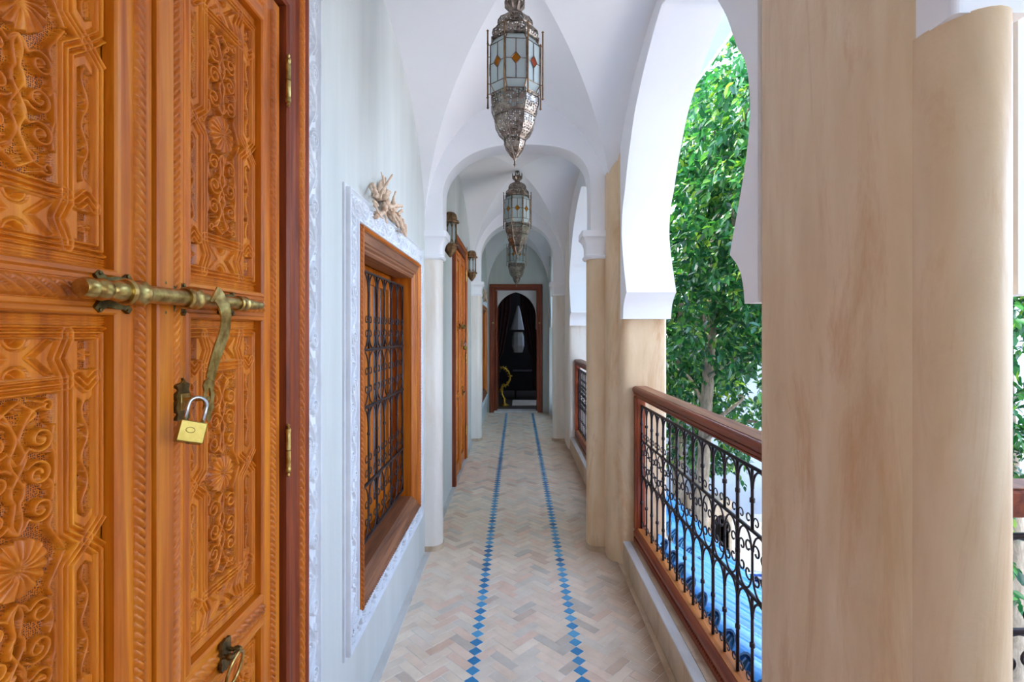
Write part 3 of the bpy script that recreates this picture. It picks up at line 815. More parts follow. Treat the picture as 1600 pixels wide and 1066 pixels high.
    out = [(0, .034), (.006, .030), (.012, .031), (.015, .022), (.013, .014), (.016, .0), (.013, -.014), (.015, -.022), (.012, -.031), (.006, -.030), (0, -.034)]
    poly = [(yk+a*1.2, zk+b) for a, b in out]+[(yk-a*1.2, zk+b) for a, b in out[::-1][1:-1]]
    kp = obj('knocker_plate', MB().prism(poly, 'x', FX+.006, FX+.012), 'darkbrass', D, smooth='auto')
    mb = MB()
    for yo in (-.012, .014):
        mb.lathe([(.005, FX+.01), (.004, FX+.018), (.0065, FX+.022), (.0075, FX+.028), (.005, FX+.034), (.0, FX+.036)], (0, yk+yo, zk+.002), 12, 'x')
    mb.tube([(FX+.027, yk-.02, zk+.002), (FX+.027, yk+.022, zk+.002)], .003, 8)
    obj('knuckle', mb, 'darkbrass', kp, smooth='auto')
    ring = [(FX+.027+.008*math.cos(t), yk+.004+.028*math.sin(t), zk-.033+.034*math.cos(t)) for t in np.linspace(0, 2*PI, 33)]
    obj('knocker_ring', MB().tube(ring, .0034, 8, False), 'brass', D, smooth=True)
    return D
door1 = make_door('door_1', 'large carved wooden double door in the left foreground with brass sliding bolt')
# padlock hangs on the staple: a thing of its own
def make_padlock(off, label):
    L = thing('padlock', label, 'padlock', (-.583+off[0], .930+off[1], 1.325+off[2]))
    base = Vector((-.566, .886, 1.347)); R = Matrix.Rotation(math.radians(-24), 3, 'X') @ Matrix.Rotation(math.radians(-42), 3, 'Z')
    def tf(mb):
        mb.v = [tuple(R @ (Vector(p)*1.15)+base+Vector(off)) for p in mb.v]; return mb
    obj('lock_body', tf(MB().box(-.0075, .0075, -.0185, .0185, -.036, -.004, .0015)), 'padbrass', L)
    obj('mark', tf(MB().tube([(.0077, .006*math.cos(t)-.003, -.018+.004*math.sin(t)) for t in np.linspace(0, 2*PI, 17)], .0004, 4, False)
), 'darkbrass', L)
    sh_ = [(0, -.012, -.006), (0, -.012, .020)]+[(0, .012*math.cos(t), .020+.012*math.sin(t)) for t in np.linspace(PI, 0, 9)][1:]+[(0, .012, -.006)]
    sh_ = [(0, -.012, -.006), (0, -.0125, .022)]+[(0, .0125*math.cos(t), .022+.0125*math.sin(t)) for t in np.linspace(PI, 0, 10)][1:]+[(0, .0125, -.006)]
    obj('shackle', tf(MB().tube(sh_, .0028, 8)), 'steel', L, smooth=True)
    obj('keyhole', tf(MB().lathe([(.003, -.0368), (.003, -.0355)], (0, 0, 0), 10)), 'darkbrass', L)
    return L
make_padlock((0, 0, 0), 'brass padlock hanging below the bolt strap of the nearest carved door')
door2 = dup(door1, (WX, .862+4.62, 0), 0, 'carved wooden double door farther down the left wall past the first lantern')
door2.name = 'door_2'
make_padlock((0, 4.62, 0), 'small brass padlock on the far carved door')
# unseen dark slabs added behind the doors so no light leaks
struct('door_light_stop', MB().box(-.80, -.68, .2, 1.5, 0, 2.6).box(-.80, -.68, 4.8, 6.1, 0, 2.6), 'darkroom', 'unseen dark slab added behind the closed doors to stop light leaks', 'wall')

# ------------------------------------------------------------------ carved stucco borders
def stucco_tile(L=.20, hw=.056, st=.0016):
    n = int(L/st)+1; m = int(2*hw/st)+1
    s_ = np.linspace(0, L*1000, n); v = np.linspace(-hw*1000, hw*1000, m); x, y = np.meshgrid(s_, v, indexing='ij')
    P_ = L*1000
    H = np.zeros(x.shape); a = hw*1000-8
    k = a/48.0
    for sh_ in (-P_, 0, P_):
        wave = [(t+sh_, 24*k*math.sin(2*PI*t/P_)) for t in np.linspace(-6, P_+6, 44)]
        H = np.maximum(H, ridge(x, y, wave, 4.0, 6.0))
        for cx, cy, sg in ((50, -20, 1), (150, 20, -1)):
            cx = cx*P_/200; cy *= k
            H = np.maximum(H, ridge(x, y, [(p[0]+sh_, p[1]) for p in spiral(cx, cy, 23*k, 6*k, sg*1.5, -sg*1.5)], 3.2, 6.0))
            H = np.maximum(H, leafshape(x, y, cx+sh_-4, cy, sg*.9, 20*k, 7*k, 6))
        for cx, cy, a_, l in ((8, 26, .5, 34), (92, -30, 2.7, 30), (108, -24, -.5, 34), (192, 32, 2.6, 30), (70, 34, .2, 26), (170, -36, .2, 26), (20, -34, .5, 26), (120, 36, -.3, 24), (62, 10, .9, 22), (150, -8, -2.2, 22), (0, 4, 1.2, 20)):
            H = np.maximum(H, leafshape(x, y, cx*P_/200+sh_, cy*k, a_, l*k, 6.5*k, 5.2))
    H = np.maximum(H, 0)
    e = np.abs(y) > hw*1000-7
    H = np.where(e, 6.5+1.0*np.cos((np.abs(y)-hw*1000+3.5)), H)
    return np.stack([H/1000*2.4, x/1000, y/1000], -1)
def stucco_run(parent, p0, p1, hw, X, mitre0=0, mitre1=0, inner=1):
    """carved run in plane x = X from p0 to p1 (y,z); mitre clips the ends"""
    L = math.dist(p0, p1); n = max(1, round(L/.20)); T = stucco_tile(L/n, hw, .0020)
    d = ((p1[0]-p0[0])/L, (p1[1]-p0[1])/L); nrm = (-d[1], d[0])
    rows = []
    for k in range(n):
        S_ = T[:, :, 1]+k*L/n; V = T[:, :, 2]; Hh = T[:, :, 0]
        rows.append(np.stack([Hh, S_, V], -1)[(0 if k == 0 else 1):])
    G = np.concatenate(rows)
    S_ = G[:, :, 1]; V = G[:, :, 2]
    # mitre: compress ends
    lo = mitre0*(V*inner+hw)*1.0; hi = L-mitre1*(V*inner+hw)*1.0
    S_ = lo+(S_/L)*(hi-lo)
    P = np.stack([X+G[:, :, 0], p0[0]+S_*d[0]+V*nrm[0], p0[1]+S_*d[1]+V*nrm[1]], -1)
    # returns to the wall
    eA = P[:, :1].copy(); eA[..., 0] = X-.004; eB = P[:, -1:].copy(); eB[..., 0] = X-.004
    P = np.concatenate([eA, P, eB], 1)
    me = grid_mesh('carved_strip', P, 'stucco', True, None, LOC[parent.name]); return obj('carved_strip', me, 'stucco', parent)
sb = thing('trim_3', 'tall white carved stucco border beside the near wooden door', 'carved border', (WX, 1.51, 0), kind='structure')
stucco_run(sb, (1.512, 0.0), (1.512, 2.64), .064, WX+.0055)
stucco_run(sb, (1.448, 2.576), (.20, 2.576), .064, WX+.0055)
obj('raised_edge', MB().box(WX, WX+.004, 1.449, 1.590, 0, 2.65, .001), 'stucco', sb)
sb2 = thing('trim_4', 'white carved stucco border around the grilled window', 'carved border', (WX, 2.55, .3), kind='structure')
yo0, yo1, zo0, zo1, hw = 1.835, 3.255, .318, 2.03, .052
stucco_run(sb2, (yo0+hw, zo0), (yo0+hw, zo1), hw, WX+.010, 1, 1, -1)
stucco_run(sb2, (yo1-hw, zo0), (yo1-hw, zo1), hw, WX+.010, 1, 1, 1)
stucco_run(sb2, (yo0, zo0+hw), (yo1, zo0+hw), hw, WX+.010, 1, 1, 1)
stucco_run(sb2, (yo0, zo1-hw), (yo1, zo1-hw), hw, WX+.010, 1, 1, -1)
bk = MB().box(WX-.002, WX+.008, yo0-.012, yo0+.1, zo0-.012, zo1+.012).box(WX-.002, WX+.008, yo1-.1, yo1+.008, zo0-.012, zo1+.012)
bk.box(WX-.002, WX+.008, yo0+.1, yo1-.1, zo0-.012, zo0+.09).box(WX-.002, WX+.008, yo0+.1, yo1-.1, zo1-.09, zo1+.012)
obj('backing', bk, 'stucco', sb2)

# ------------------------------------------------------------------ wrought iron helper shapes in a (s, z) plane
def sc_path(pts, n=5): return smoothpath(pts, n)
class Iron:
    """maps plane coordinates (s along the grille, z up) to the world and shares repeated shapes"""
    def __init__(s, root, org, dirv):
        s.root, s.org, s.d = root, Vector(org), Vector(dirv); s.cache = {}
        s.rot = math.atan2(s.d.y, s.d.x)
    def pt(s, a, z): return s.org+s.d*a+Vector((0, 0, z))
    def put(s, name, key, build, a, z, mirror=False):
        k = (name, key)
        if k not in s.cache: s.cache[k] = mesh(name, build(), 'iron', True)
        o = inst(name, s.cache[k], s.root, tuple(s.pt(a, z)), (0, 0, s.rot), (-1 if mirror else 1, 1, 1)); return o
    def bar(s, a, z0, z1, r):
        return s.put('bar', (round(z1-z0, 4), r), lambda: MB().tube([(0, 0, 0), (0, 0, z1-z0)], r, 8), a, z0)
    def rail(s, a0, a1, z, r):
        return s.put('cross_bar', (round(a1-a0, 4), r), lambda: MB().box(0, a1-a0, -r, r, -r*.8, r*.8, r*.3), a0, z)
    def collar(s, a, z, r):
        return s.put('collar', r, lambda: MB().lathe([(r*.8, -r*1.6), (r*1.5, -r), (r*1.5, r), (r*.8, r*1.6)], (0, 0, 0), 8), a, z)
    def arch(s, a0, a1, z, r):
        w_ = a1-a0
        return s.put('arch', (round(w_, 4), r), lambda: MB().tube([(w_/2+w_/2*.94*math.cos(t), 0, w_*.62*math.sin(t)-w_*.62) for t in np.linspace(PI, 0, 11)], r, 6), a0, z)
    def cup(s, a0, a1, z, r):
        w_ = a1-a0
        return s.put('cup', (round(w_, 4), r), lambda: MB().tube([(w_/2+w_/2*.94*math.cos(t), 0, w_*.62-w_*.62*math.sin(t)) for t in np.linspace(PI, 0, 11)], r, 6), a0, z)
    def volute(s, a, z, R, h, r, mirror=False, down=False):
        """stem rising beside a bar and curling outward once"""
        def b():
            P = [(0, 0, 0), (-.0005, 0, (h-R)*.5)]+[(p[0], 0, p[1]) for p in spiralp(R, h-R, R, .34*R, PI, -.92, 13)]
            if down: P = [(x, y, h-q) for x, y, q in P]
            return MB().tube(P, r, 6)
        return s.put('volute', (round(R, 4), round(h, 4), r, down), b, a, z, mirror)
    def scroll(s, a, z, R, h, r, mirror=False, flip=False):
        """C scroll: long stem with curled ends; R curl radius"""
        def b():
            P = []
            for k in range(15): t = k/14; an = PI*.1-2*PI*1.15*(1-t)*1.0; rr = R*(.3+.7*t); P.append((R*1.1-rr*math.cos(an)*-1*-1, 0, R+rr*math.sin(an)))
            top = [spiralp(R, h-R, R, .36*R, PI, -.9)]
            bot = [spiralp(R, R, R, .36*R, PI, .9)]
            pts = [(p[0], 0, p[1]) for p in bot[0][::-1]]+[(0, 0, z_) for z_ in np.linspace(R, h-R, 4)[1:-1]]+[(p[0], 0, p[1]) for p in top[0]]
            return MB().tube(pts, r, 6)
        return s.put('scroll', (round(R, 4), round(h, 4), r), b, a, z, mirror)
def spiralp(cx, cy, r0, r1, a0, turns, n=14):
    return [(cx+(r0+(r1-r0)*k/n)*math.cos(a0+2*PI*turns*k/n), cy+(r0+(r1-r0)*k/n)*math.sin(a0+2*PI*turns*k/n)) for k in range(n+1)]

# ------------------------------------------------------------------ grilled window
def make_window():
    Wn = thing('window_1', 'wood framed window with a black wrought iron grille on the left wall', 'window', (WX, 2.555, .41), kind='structure')
    y0, y1, z0, z1 = 2.045, 3.065, .497, 1.838
    prof = [(-.012, -.10), (-.012, -.008), (-.004, .002), (.004, .002), (.006, -.004), (.014, .008), (.022, .010), (.026, .016), (.060, .020), (.064, .026), (.080, .026), (.084, .018), (.087, .018), (.087, -.01)]
    fr = obj('window_frame', MB().ring(y0, y1, z0, z1, prof, WX), ['wood_z', 'oldwood_y'], Wn, fix=False)
    rope(fr, 'z', y1+.073, z0-.08, z1-z0+.16, WX+.0225, .0095, .020, .009, 1.0); rope(fr, 'z', y0-.073, z0-.08, z1-z0+.16, WX+.0225, .0095, .020, .009, 1.0)
    rope(fr, 'y', z1+.073, y0-.08, y1-y0+.16, WX+.0225, .0095, .020, .009, 1.0, 'wood_y'); rope(fr, 'y', z0-.073, y0-.08, y1-y0+.16, WX+.0225, .0095, .020, .009, 1.0, 'oldwood_y')
    lin = MB().box(-.86, WX-.09, y0-.03, y0-.012+.004, z0-.02, z1+.02).box(-.86, WX-.09, y1+.008, y1+.03, z0-.02, z1+.02).box(-.86, WX-.09, y0-.02, y1+.02, z1+.006, z1+.03).box(-.86, WX-.09, y0-.02, y1+.02, z0-.03, z0-.006)
    obj('lining', lin, 'wood_z', Wn)
    # casement
    X = -.80
    for a, b in ((y0-.01, (y0+y1)/2-.002), ((y0+y1)/2+.002, y1+.01)):
        cs = obj('casement', MB().box(X, X+.035, a, a+.05, z0, z1, .003).box(X, X+.035, b-.05, b, z0, z1, .003).box(X, X+.034, a+.05, b-.05, z1-.09, z1, .003).box(X, X+.034, a+.05, b-.05, z0, z0+.10, .003), 'wood_z', Wn)
        obj('pane', MB().box(X+.010, X+.014, a+.05, b-.05, z0+.1, z1-.09), 'pane', cs)
        for q in (1/4, 2/4, 3/4):
            yy = a+(b-a)*q; obj('slat', MB().box(X+.004, X+.030, yy-.022, yy+.022, z0+.1, z1-.09, .003), 'wood_z', cs)
    obj('dark_room', MB().box(-.98, -.90, y0-.1, y1+.1, z0-.1, z1+.1), 'darkroom', Wn)
    g = Iron(Wn, (-.69, y0+.02, 0), (0, 1, 0)); 
    S = [.04+.14*k for k in range(8)]; S = [s_-.018 for s_ in S]; S = [.005+.1395*k for k in range(8)]
    a0, a1 = -.025, S[-1]+.012
    zt, za, zb_, zc, zd = 1.775, 1.418, 1.155, .80, .55
    for z in (zt, za, zb_, zc, zd): g.rail(a0, a1, z, .0075 if z != zt else .006)
    for k, s_ in enumerate(S):
        main = k % 2 == 1
        g.bar(s_, za if not main else zd, zt, .0055 if main else .0045)
        if not main: g.bar(s_, zc, zb_, .0045)
        g.collar(s_, (zb_+zc)/2+.05, .005); g.collar(s_, 1.56, .005)
        if k < len(S)-1:
            w_ = .1395
            g.arch(s_, s_+w_, zt-.004, .0038); g.arch(s_, s_+w_, zb_-.006, .0038)
            g.cup(s_, s_+w_, za+.006, .0038)
            for z in (1.455, 1.520):
                g.volute(s_+.006, z, .024, .058, .0024); g.volute(s_+w_-.006, z, .024, .058, .0024, True)
            for z in (zc+.010, zc+.075):
                g.volute(s_+.006, z, .025, .060, .0024); g.volute(s_+w_-.006, z, .025, .060, .0024, True)
            for zl, zh in ((zb_, za), (zd, zc)):
                H = (zh-zl-.014)
                g.arch(s_, s_+w_, zh-.007, .0032); g.cup(s_, s_+w_, zl+.007, .0032)
                g.scroll(s_+.008, zl+H*.24, .024, H*.50, .0026); g.scroll(s_+w_-.008, zl+H*.24, .024, H*.50, .0026, True)
    return Wn
win1 = make_window()
win2 = dup(win1, (WX+.07, 2.555+5.8, .41), 0, 'small far grilled window on the left wall next to the end door'); win2.name = 'window_2'
sb3 = dup(sb2, (WX+.07, 2.55+5.8, .3), 0, 'white carved stucco border around the far grilled window'); sb3.name = 'trim_5'

# ------------------------------------------------------------------ railing
def make_railing(root_name, label, L, loc, group=None):
    """local: runs along +Y from loc; bottom sill at z=.161 (curb top)"""
    R = thing(root_name, label, 'railing', loc, group)
    x, y, z = loc
    def sweep(prof, mat, name):   # prof (x,z) relative
        return obj(name, MB().prism([(x+a, b) for a, b in prof], 'y', y, y+L), mat, R, smooth='auto')
    top = [(.006, 1.092), (.006, 1.086), (.012, 1.086), (.012, 1.094), (.004, 1.098), (.004, 1.104), (-.001, 1.106), (-.001, 1.112), (.002, 1.114), (-.006, 1.120), (-.009, 1.130), (-.008, 1.142), (-.001, 1.150), (.006, 1.152), (.078, 1.152), (.086, 1.144), (.086, 1.122), (.078, 1.104), (.078, 1.088), (.040, 1.082)]
    hr = obj('handrail', MB().prism([(x+a, b) for a, b in top], 'y', y, y+L), 'redwood_y', R, smooth='auto')
    bot = [(0, .161), (0, .185), (.006, .187), (.006, .200), (0, .204), (-.002, .226), (.004, .232), (.010, .250), (.018, .256), (.070, .256), (.076, .248), (.076, .161)]
    br = obj('bottom_rail', MB().prism([(x+a, b) for a, b in bot], 'y', y, y+L), 'redwood_y', R, smooth='auto')
    obj('worn_top', MB().box(x+.016, x+.068, y+.004, y+L-.004, .2555, .2575), 'worn_y', br)
    obj('worn_top', MB().box(x+.006, x+.082, y+.001, y+L-.001, 1.1515, 1.1545, .001), 'oldwood_y', hr)
    mb = MB()
    nd = int(L/.018)
    for k in range(nd): mb.box(x-.003, x+.007, y+.006+k*.018, y+.015+k*.018, .188, .199)
    dn = obj('dentil', mb, 'redwood_y', br); dn['kind'] = 'stuff'
    for yy in (y, y+L-.035):
        p = obj('post', MB().box(x+.012, x+.066, yy, yy+.035, .25, 1.095, .003), 'redwood_z', R)
        obj('groove', MB().box(x-.002, x+.012, yy, yy+.028, .25, 1.095, .003), 'redwood_z', p)
    g = Iron(R, (x+.042, y+.035, 0), (0, 1, 0)); Lg = L-.07
    n = round(Lg/.1105); st = Lg/n
    zt, za, zb_, zc = 1.034, .815, .590, .262
    for zz in (zt, za, zb_): g.rail(0, Lg, zz, .0065)
    g.bar(Lg/2, zt, 1.09, .004)
    for k in range(n+1):
        s_ = k*st; main = k % 2 == 0
        if main: g.bar(s_, zc-.01, zt, .0068)
        else: g.bar(s_, za, zt, .0055); g.bar(s_, zc-.01, zb_, .0055)
        g.collar(s_, .92, .0065); g.collar(s_, .42, .0065)
        if main: g.collar(s_, .70, .0065)
        if k < n:
            g.arch(s_, s_+st, zt-.005, .0045); g.arch(s_, s_+st, zb_-.006, .0045)
            for zz in (za+.004, zc):
                g.volute(s_+.008, zz, .021, .050, .0026); g.volute(s_+st-.008, zz, .021, .050, .0026, True)
        if main and k+2 <= n:
            w2 = 2*st; H = za-zb_
            g.arch(s_+.004, s_+st*.98, za-.006, .0038); g.arch(s_+st*1.02, s_+w2-.004, za-.006, .0038)
            g.cup(s_+.004, s_+st*.98, zb_+.006, .0038); g.cup(s_+st*1.02, s_+w2-.004, zb_+.006, .0038)
            for mm, a in ((False, s_+.012), (True, s_+w2-.012)):
                g.scroll(a, zb_+.055, .023, .115, .0032, mm)
            for mm, a in ((True, s_+st-.003), (False, s_+st+.003)):
                g.volute(a, zb_+H*.5, .027, H*.5-.040, .0034, mm); g.volute(a, zb_+.040, .027, H*.5-.040, .0034, mm, True)
    return R
rail1 = make_railing('railing', 'wood and black iron railing nearest on the right overlooking the blue tiled roof', 1.862, (.775, 1.372, 0))
rail1.rotation_euler = (0, 0, math.radians(.9)); 
rail2 = make_railing('railing', 'second wood and iron railing beyond the beige pier', 2.455, (.735, 3.985, 0))
rail3 = make_railing('railing', 'carved wooden railing end at the right picture edge', 1.435, (1.10, 1.20, 0))
rail3.rotation_euler = (0, 0, -PI/2)
rail3.location = (1.055, 1.20, 0)
for c in rail3.children:
    if c.name.startswith('post'):
        c.name = 'post'
# curbs
def curb(ya, yb, label, xf=.68):
    q = struct('trim_6', MB().box(xf, .955, ya, yb, -.01, .157, .004), 'curb', label, 'curb')
    obj('marble_edge', MB().box(xf-.002, xf+.045, ya, yb, .150, .161, .002), 'curbtop', q)
    n = max(2, round((yb-ya)/.42))
    for k in range(n):
        a = ya+(yb-ya)*k/n; b = ya+(yb-ya)*(k+1)/n
        obj('ledge_tile', MB().box(xf+.046, .953, a+.001, b-.001, .150, .161, .0015), 'curb', q)
    return q
curb(1.36, 3.24, 'low beige plaster curb under the nearest railing')
curb(3.97, 6.45, 'low beige plaster curb under the second railing', .675)
curb(7.2, 9.11, 'low curb under the last courtyard arch', .64)
struct('trim_7', MB().box(1.07, 3.3, 1.12, 1.40, -.01, .161, .004), 'curb', 'curb of the cross gallery', 'curb')
# skirting stain strip along the curb
struct('trim_8', MB().box(.655, .681, 1.4, 3.25, -.004, .012, .003), 'curb', 'dirty plaster fillet at the foot of the curb', 'trim')

# ------------------------------------------------------------------ hanging lanterns
def make_lantern(label, x, y, zb, Wd, ztop, yaw, dcol='amber'):
    L = thing('hanging_lantern', label, 'lantern', (x, y, ztop), 'pierced metal hanging lanterns along the corridor')
    r0 = PI/8+yaw; c = (x, y, zb)
    S = lambda P: [(r*Wd, h*Wd) for r, h in P]
    up = [(.40, .99), (.47, 1.0), (.475, 1.03), (.44, 1.05), (.46, 1.10), (.44, 1.18), (.36, 1.26), (.32, 1.275), (.35, 1.31), (.34, 1.38), (.28, 1.47), (.17, 1.54), (.11, 1.56)]
    lo = [(.40, .01), (.46, 0), (.47, -.03), (.45, -.05), (.475, -.10), (.47, -.22), (.42, -.35), (.385, -.40), (.40, -.43), (.385, -.55), (.31, -.70), (.22, -.79), (.20, -.82), (.215, -.86), (.17, -.98), (.07, -1.12), (.025, -1.16)]
    obj('pierced_dome', MB().lathe(S(up), c, 8, rot0=r0, cap=False), 'pierced', L)
    obj('pierced_bowl', MB().lathe(S(lo), c, 8, rot0=r0, cap=False), 'pierced', L)
    for P in (up, lo):
        rb = MB()
        for k in range(8):
            a = r0+k*PI/4
            rb.tube([(x+r*Wd*1.005*math.cos(a), y+r*Wd*1.005*math.sin(a), zb+h*Wd) for r, h in P], .006*Wd*1.6, 4)
        for rr, hh in (((.475, 1.015), (.365, 1.27)) if P is up else ((.475, -.02), (.41, -.41), (.215, -.82))):
            rb.tube([(x+rr*Wd*math.cos(r0+k*PI/4), y+rr*Wd*math.sin(r0+k*PI/4), zb+hh*Wd) for k in range(9)], .011*Wd, 5, False)
        obj('rib_wire', rb, 'lantern', L)
    fin = [(.03, -1.14), (.035, -1.18), (.018, -1.20), (.018, -1.26), (.03, -1.28), (.012, -1.31), (.0, -1.36)]
    obj('finial', MB().lathe(S(fin), c, 10), 'lantern', L, smooth=True)
    nk = MB().lathe(S([(.11, 1.55), (.10, 1.62), (.14, 1.72), (.15, 1.80), (.10, 1.80)]), c, 8, rot0=r0)
    for k in range(8):
        a = r0+k*PI/4; ca, sa = math.cos(a), math.sin(a)
        pts = [(.10, 1.66), (.17, 1.74), (.19, 1.86), (.165, 1.93)]
        nk.tube([(x+r*Wd*ca, y+r*Wd*sa, zb+h*Wd) for r, h in pts], [.03*Wd, .035*Wd, .02*Wd, .003*Wd], 4)
    obj('crown', nk, 'lantern', L)
    ch = MB(); z = zb+1.78*Wd; k = 0
    while z < ztop-.004:
        ring = []
        for t in np.linspace(0, 2*PI, 11):
            u, v = .006*math.cos(t), .012*math.sin(t)
            ring.append((x+(u if k % 2 else 0), y+(0 if k % 2 else u), z+v+.010))
        ch.tube(ring, .0018, 4, False); z += .0185; k += 1
    obj('chain', ch, 'lantern', L)
    obj('ceiling_hook', MB().lathe([(.022, ztop-.004), (.020, ztop-.012), (.006, ztop-.018), (.004, ztop-.03)], (x, y, 0), 12), 'lantern', L)
    ro, ri, h0, h1 = .5*Wd, .41*Wd, .14*Wd, .86*Wd
    for k in range(8):
        a0 = r0+k*PI/4; a1 = a0+PI/4
        P = lambda r, a, h: Vector((x+r*math.cos(a), y+r*math.sin(a), zb+h))
        A, B, Cc, D_ = P(ro, a0, h0), P(ro, a1, h0), P(ro, a1, h1), P(ro, a0, h1)
        nrm = ((B-A).cross(D_-A)).normalized(); 
        if nrm.dot(Vector((math.cos((a0+a1)/2), math.sin((a0+a1)/2), 0))) < 0: nrm = -nrm
        th = nrm*.002
        f = obj('side_panel', MB().tube([A, B, Cc, D_, A], .009*Wd*1.5, 4, False), 'lantern', L)
        def quad(name, pts, mat, par):
            return obj(name, MB().add([tuple(p-th) for p in pts]+[tuple(p+th*0) for p in pts], [(0, 1, 2, 3), (7, 6, 5, 4), (0, 4, 5, 1), (1, 5, 6, 2), (2, 6, 7, 3), (3, 7, 4, 0)]), mat, par)
        quad('glass_pane', [A, B, Cc, D_], 'frost', f)
        m = (A+B+Cc+D_)/4; ux = (B-A)*.5; uz = (D_-A)*.5
        dm = [m-ux*.46, m-uz*.30, m+ux*.46, m+uz*.30]
        quad('coloured_diamond', [p+nrm*.0025 for p in dm], 'redglass' if (dcol == 'mixed' and k % 3 == 0) else 'amber', f)
        cm = MB().tube([p+nrm*.003 for p in dm]+[dm[0]+nrm*.003], .011*Wd, 4, False)
        cm.tube([m-ux+nrm*.001, dm[0]+nrm*.002], .009*Wd, 4); cm.tube([dm[2]+nrm*.002, m+ux+nrm*.001], .009*Wd, 4)
        cm.tube([m-uz+nrm*.001, dm[1]+nrm*.002], .009*Wd, 4); cm.tube([dm[3]+nrm*.002, m+uz+nrm*.001], .009*Wd, 4)
        obj('came', cm, 'lantern', f)
        for (r2, h2, hh) in ((ri, 1.0*Wd, h1), (ri, 0, h0)):
            q = [P(ro, a0, hh), P(ro, a1, hh), P(r2, a1, h2), P(r2, a0, h2)]
            quad('bevel_pane', q, 'frost', f)
        pm = MB(); pr = .555*Wd
        px_, py_ = x+pr*math.cos(a0), y+pr*math.sin(a0)
        pm.tube([(px_, py_, zb-.12*Wd), (px_, py_, zb+1.12*Wd)], .016*Wd, 6)
        for zz in (-.12, 1.12): pm.lathe([(0, zz*Wd-.03*Wd), (.028*Wd, zz*Wd), (0, zz*Wd+.03*Wd)], (px_, py_, zb), 6)
        for zz in (h0, h1): pm.tube([(px_, py_, zb+zz), tuple(P(ro, a0, zz))], .011*Wd, 4)
        for zz, r2, h2 in ((h0, ri, 0), (h1, ri, 1.0*Wd)): pm.tube([tuple(P(ro, a0, zz)), tuple(P(r2, a0, h2))], .012*Wd, 4)
        obj('corner_post', pm, 'sconce', L)
    return L
make_lantern('large pierced metal lantern hanging nearest the viewer with amber glass diamonds', -.010, 2.17, 2.508, .226, 3.078, .05, 'mixed')
make_lantern('second pierced metal lantern, hanging in the middle bay beyond the first arch', .002, 5.29, 2.63, .278, 3.185, 0.0)
make_lantern('smallest looking pierced metal lantern, hanging in the last bay near the end door', -.01, 8.27, 2.616, .285, 3.14, .39)

# ------------------------------------------------------------------ wall lanterns
def make_sconce():
    x, y = WX+.062, 4.30
    L = thing('wall_lantern', 'bronze wall lantern with frosted panes between the first left capital and the far carved door', 'lantern', (WX, y, 2.30), 'bronze wall lanterns')
    r0 = PI/8
    obj('lantern_bottom', MB().lathe([(.006, 2.135), (.020, 2.150), (.046, 2.185), (.056, 2.205), (.056, 2.225), (.070, 2.228), (.074, 2.238), (.070, 2.246), (.052, 2.246)], (x, y, 0), 8, rot0=r0), 'sconce', L)
    obj('lantern_top', MB().lathe([(.052, 2.425), (.074, 2.427), (.080, 2.436), (.074, 2.446), (.058, 2.448), (.062, 2.47), (.056, 2.495), (.036, 2.515), (.010, 2.522)], (x, y, 0), 8, rot0=r0), 'sconce', L)
    obj('glass_body', MB().lathe([(.050, 2.246), (.050, 2.425)], (x, y, 0), 8, rot0=r0), 'frost', L)
    for k in range(8):
        a = r0+k*PI/4; cx, cy = x+.053*math.cos(a), y+.053*math.sin(a)
        mb = MB().tube([(cx, cy, 2.246), (cx, cy, 2.425)], .0042, 5)
        for z, sg in ((2.246, 1), (2.425, -1)):
            for da in (-.28, .28): mb.tube([(cx, cy, z+sg*.045), (x+.052*math.cos(a+da), y+.052*math.sin(a+da), z)], .0035, 4)
        obj('corner_rib', mb, 'sconce', L)
    bp = [(y-.062, 2.16), (y-.02, 2.125), (y, 2.09), (y+.02, 2.125), (y+.062, 2.16), (y+.062, 2.48), (y+.03, 2.52), (y, 2.565), (y-.03, 2.52), (y-.062, 2.48)]
    obj('back_plate', MB().prism(bp, 'x', WX+.0005, WX+.006), 'sconce', L)
    return L
sc1 = make_sconce()
dup(sc1, (WX, 6.33, 2.30), 0, 'far bronze wall lantern between the far carved door and the second left capital')

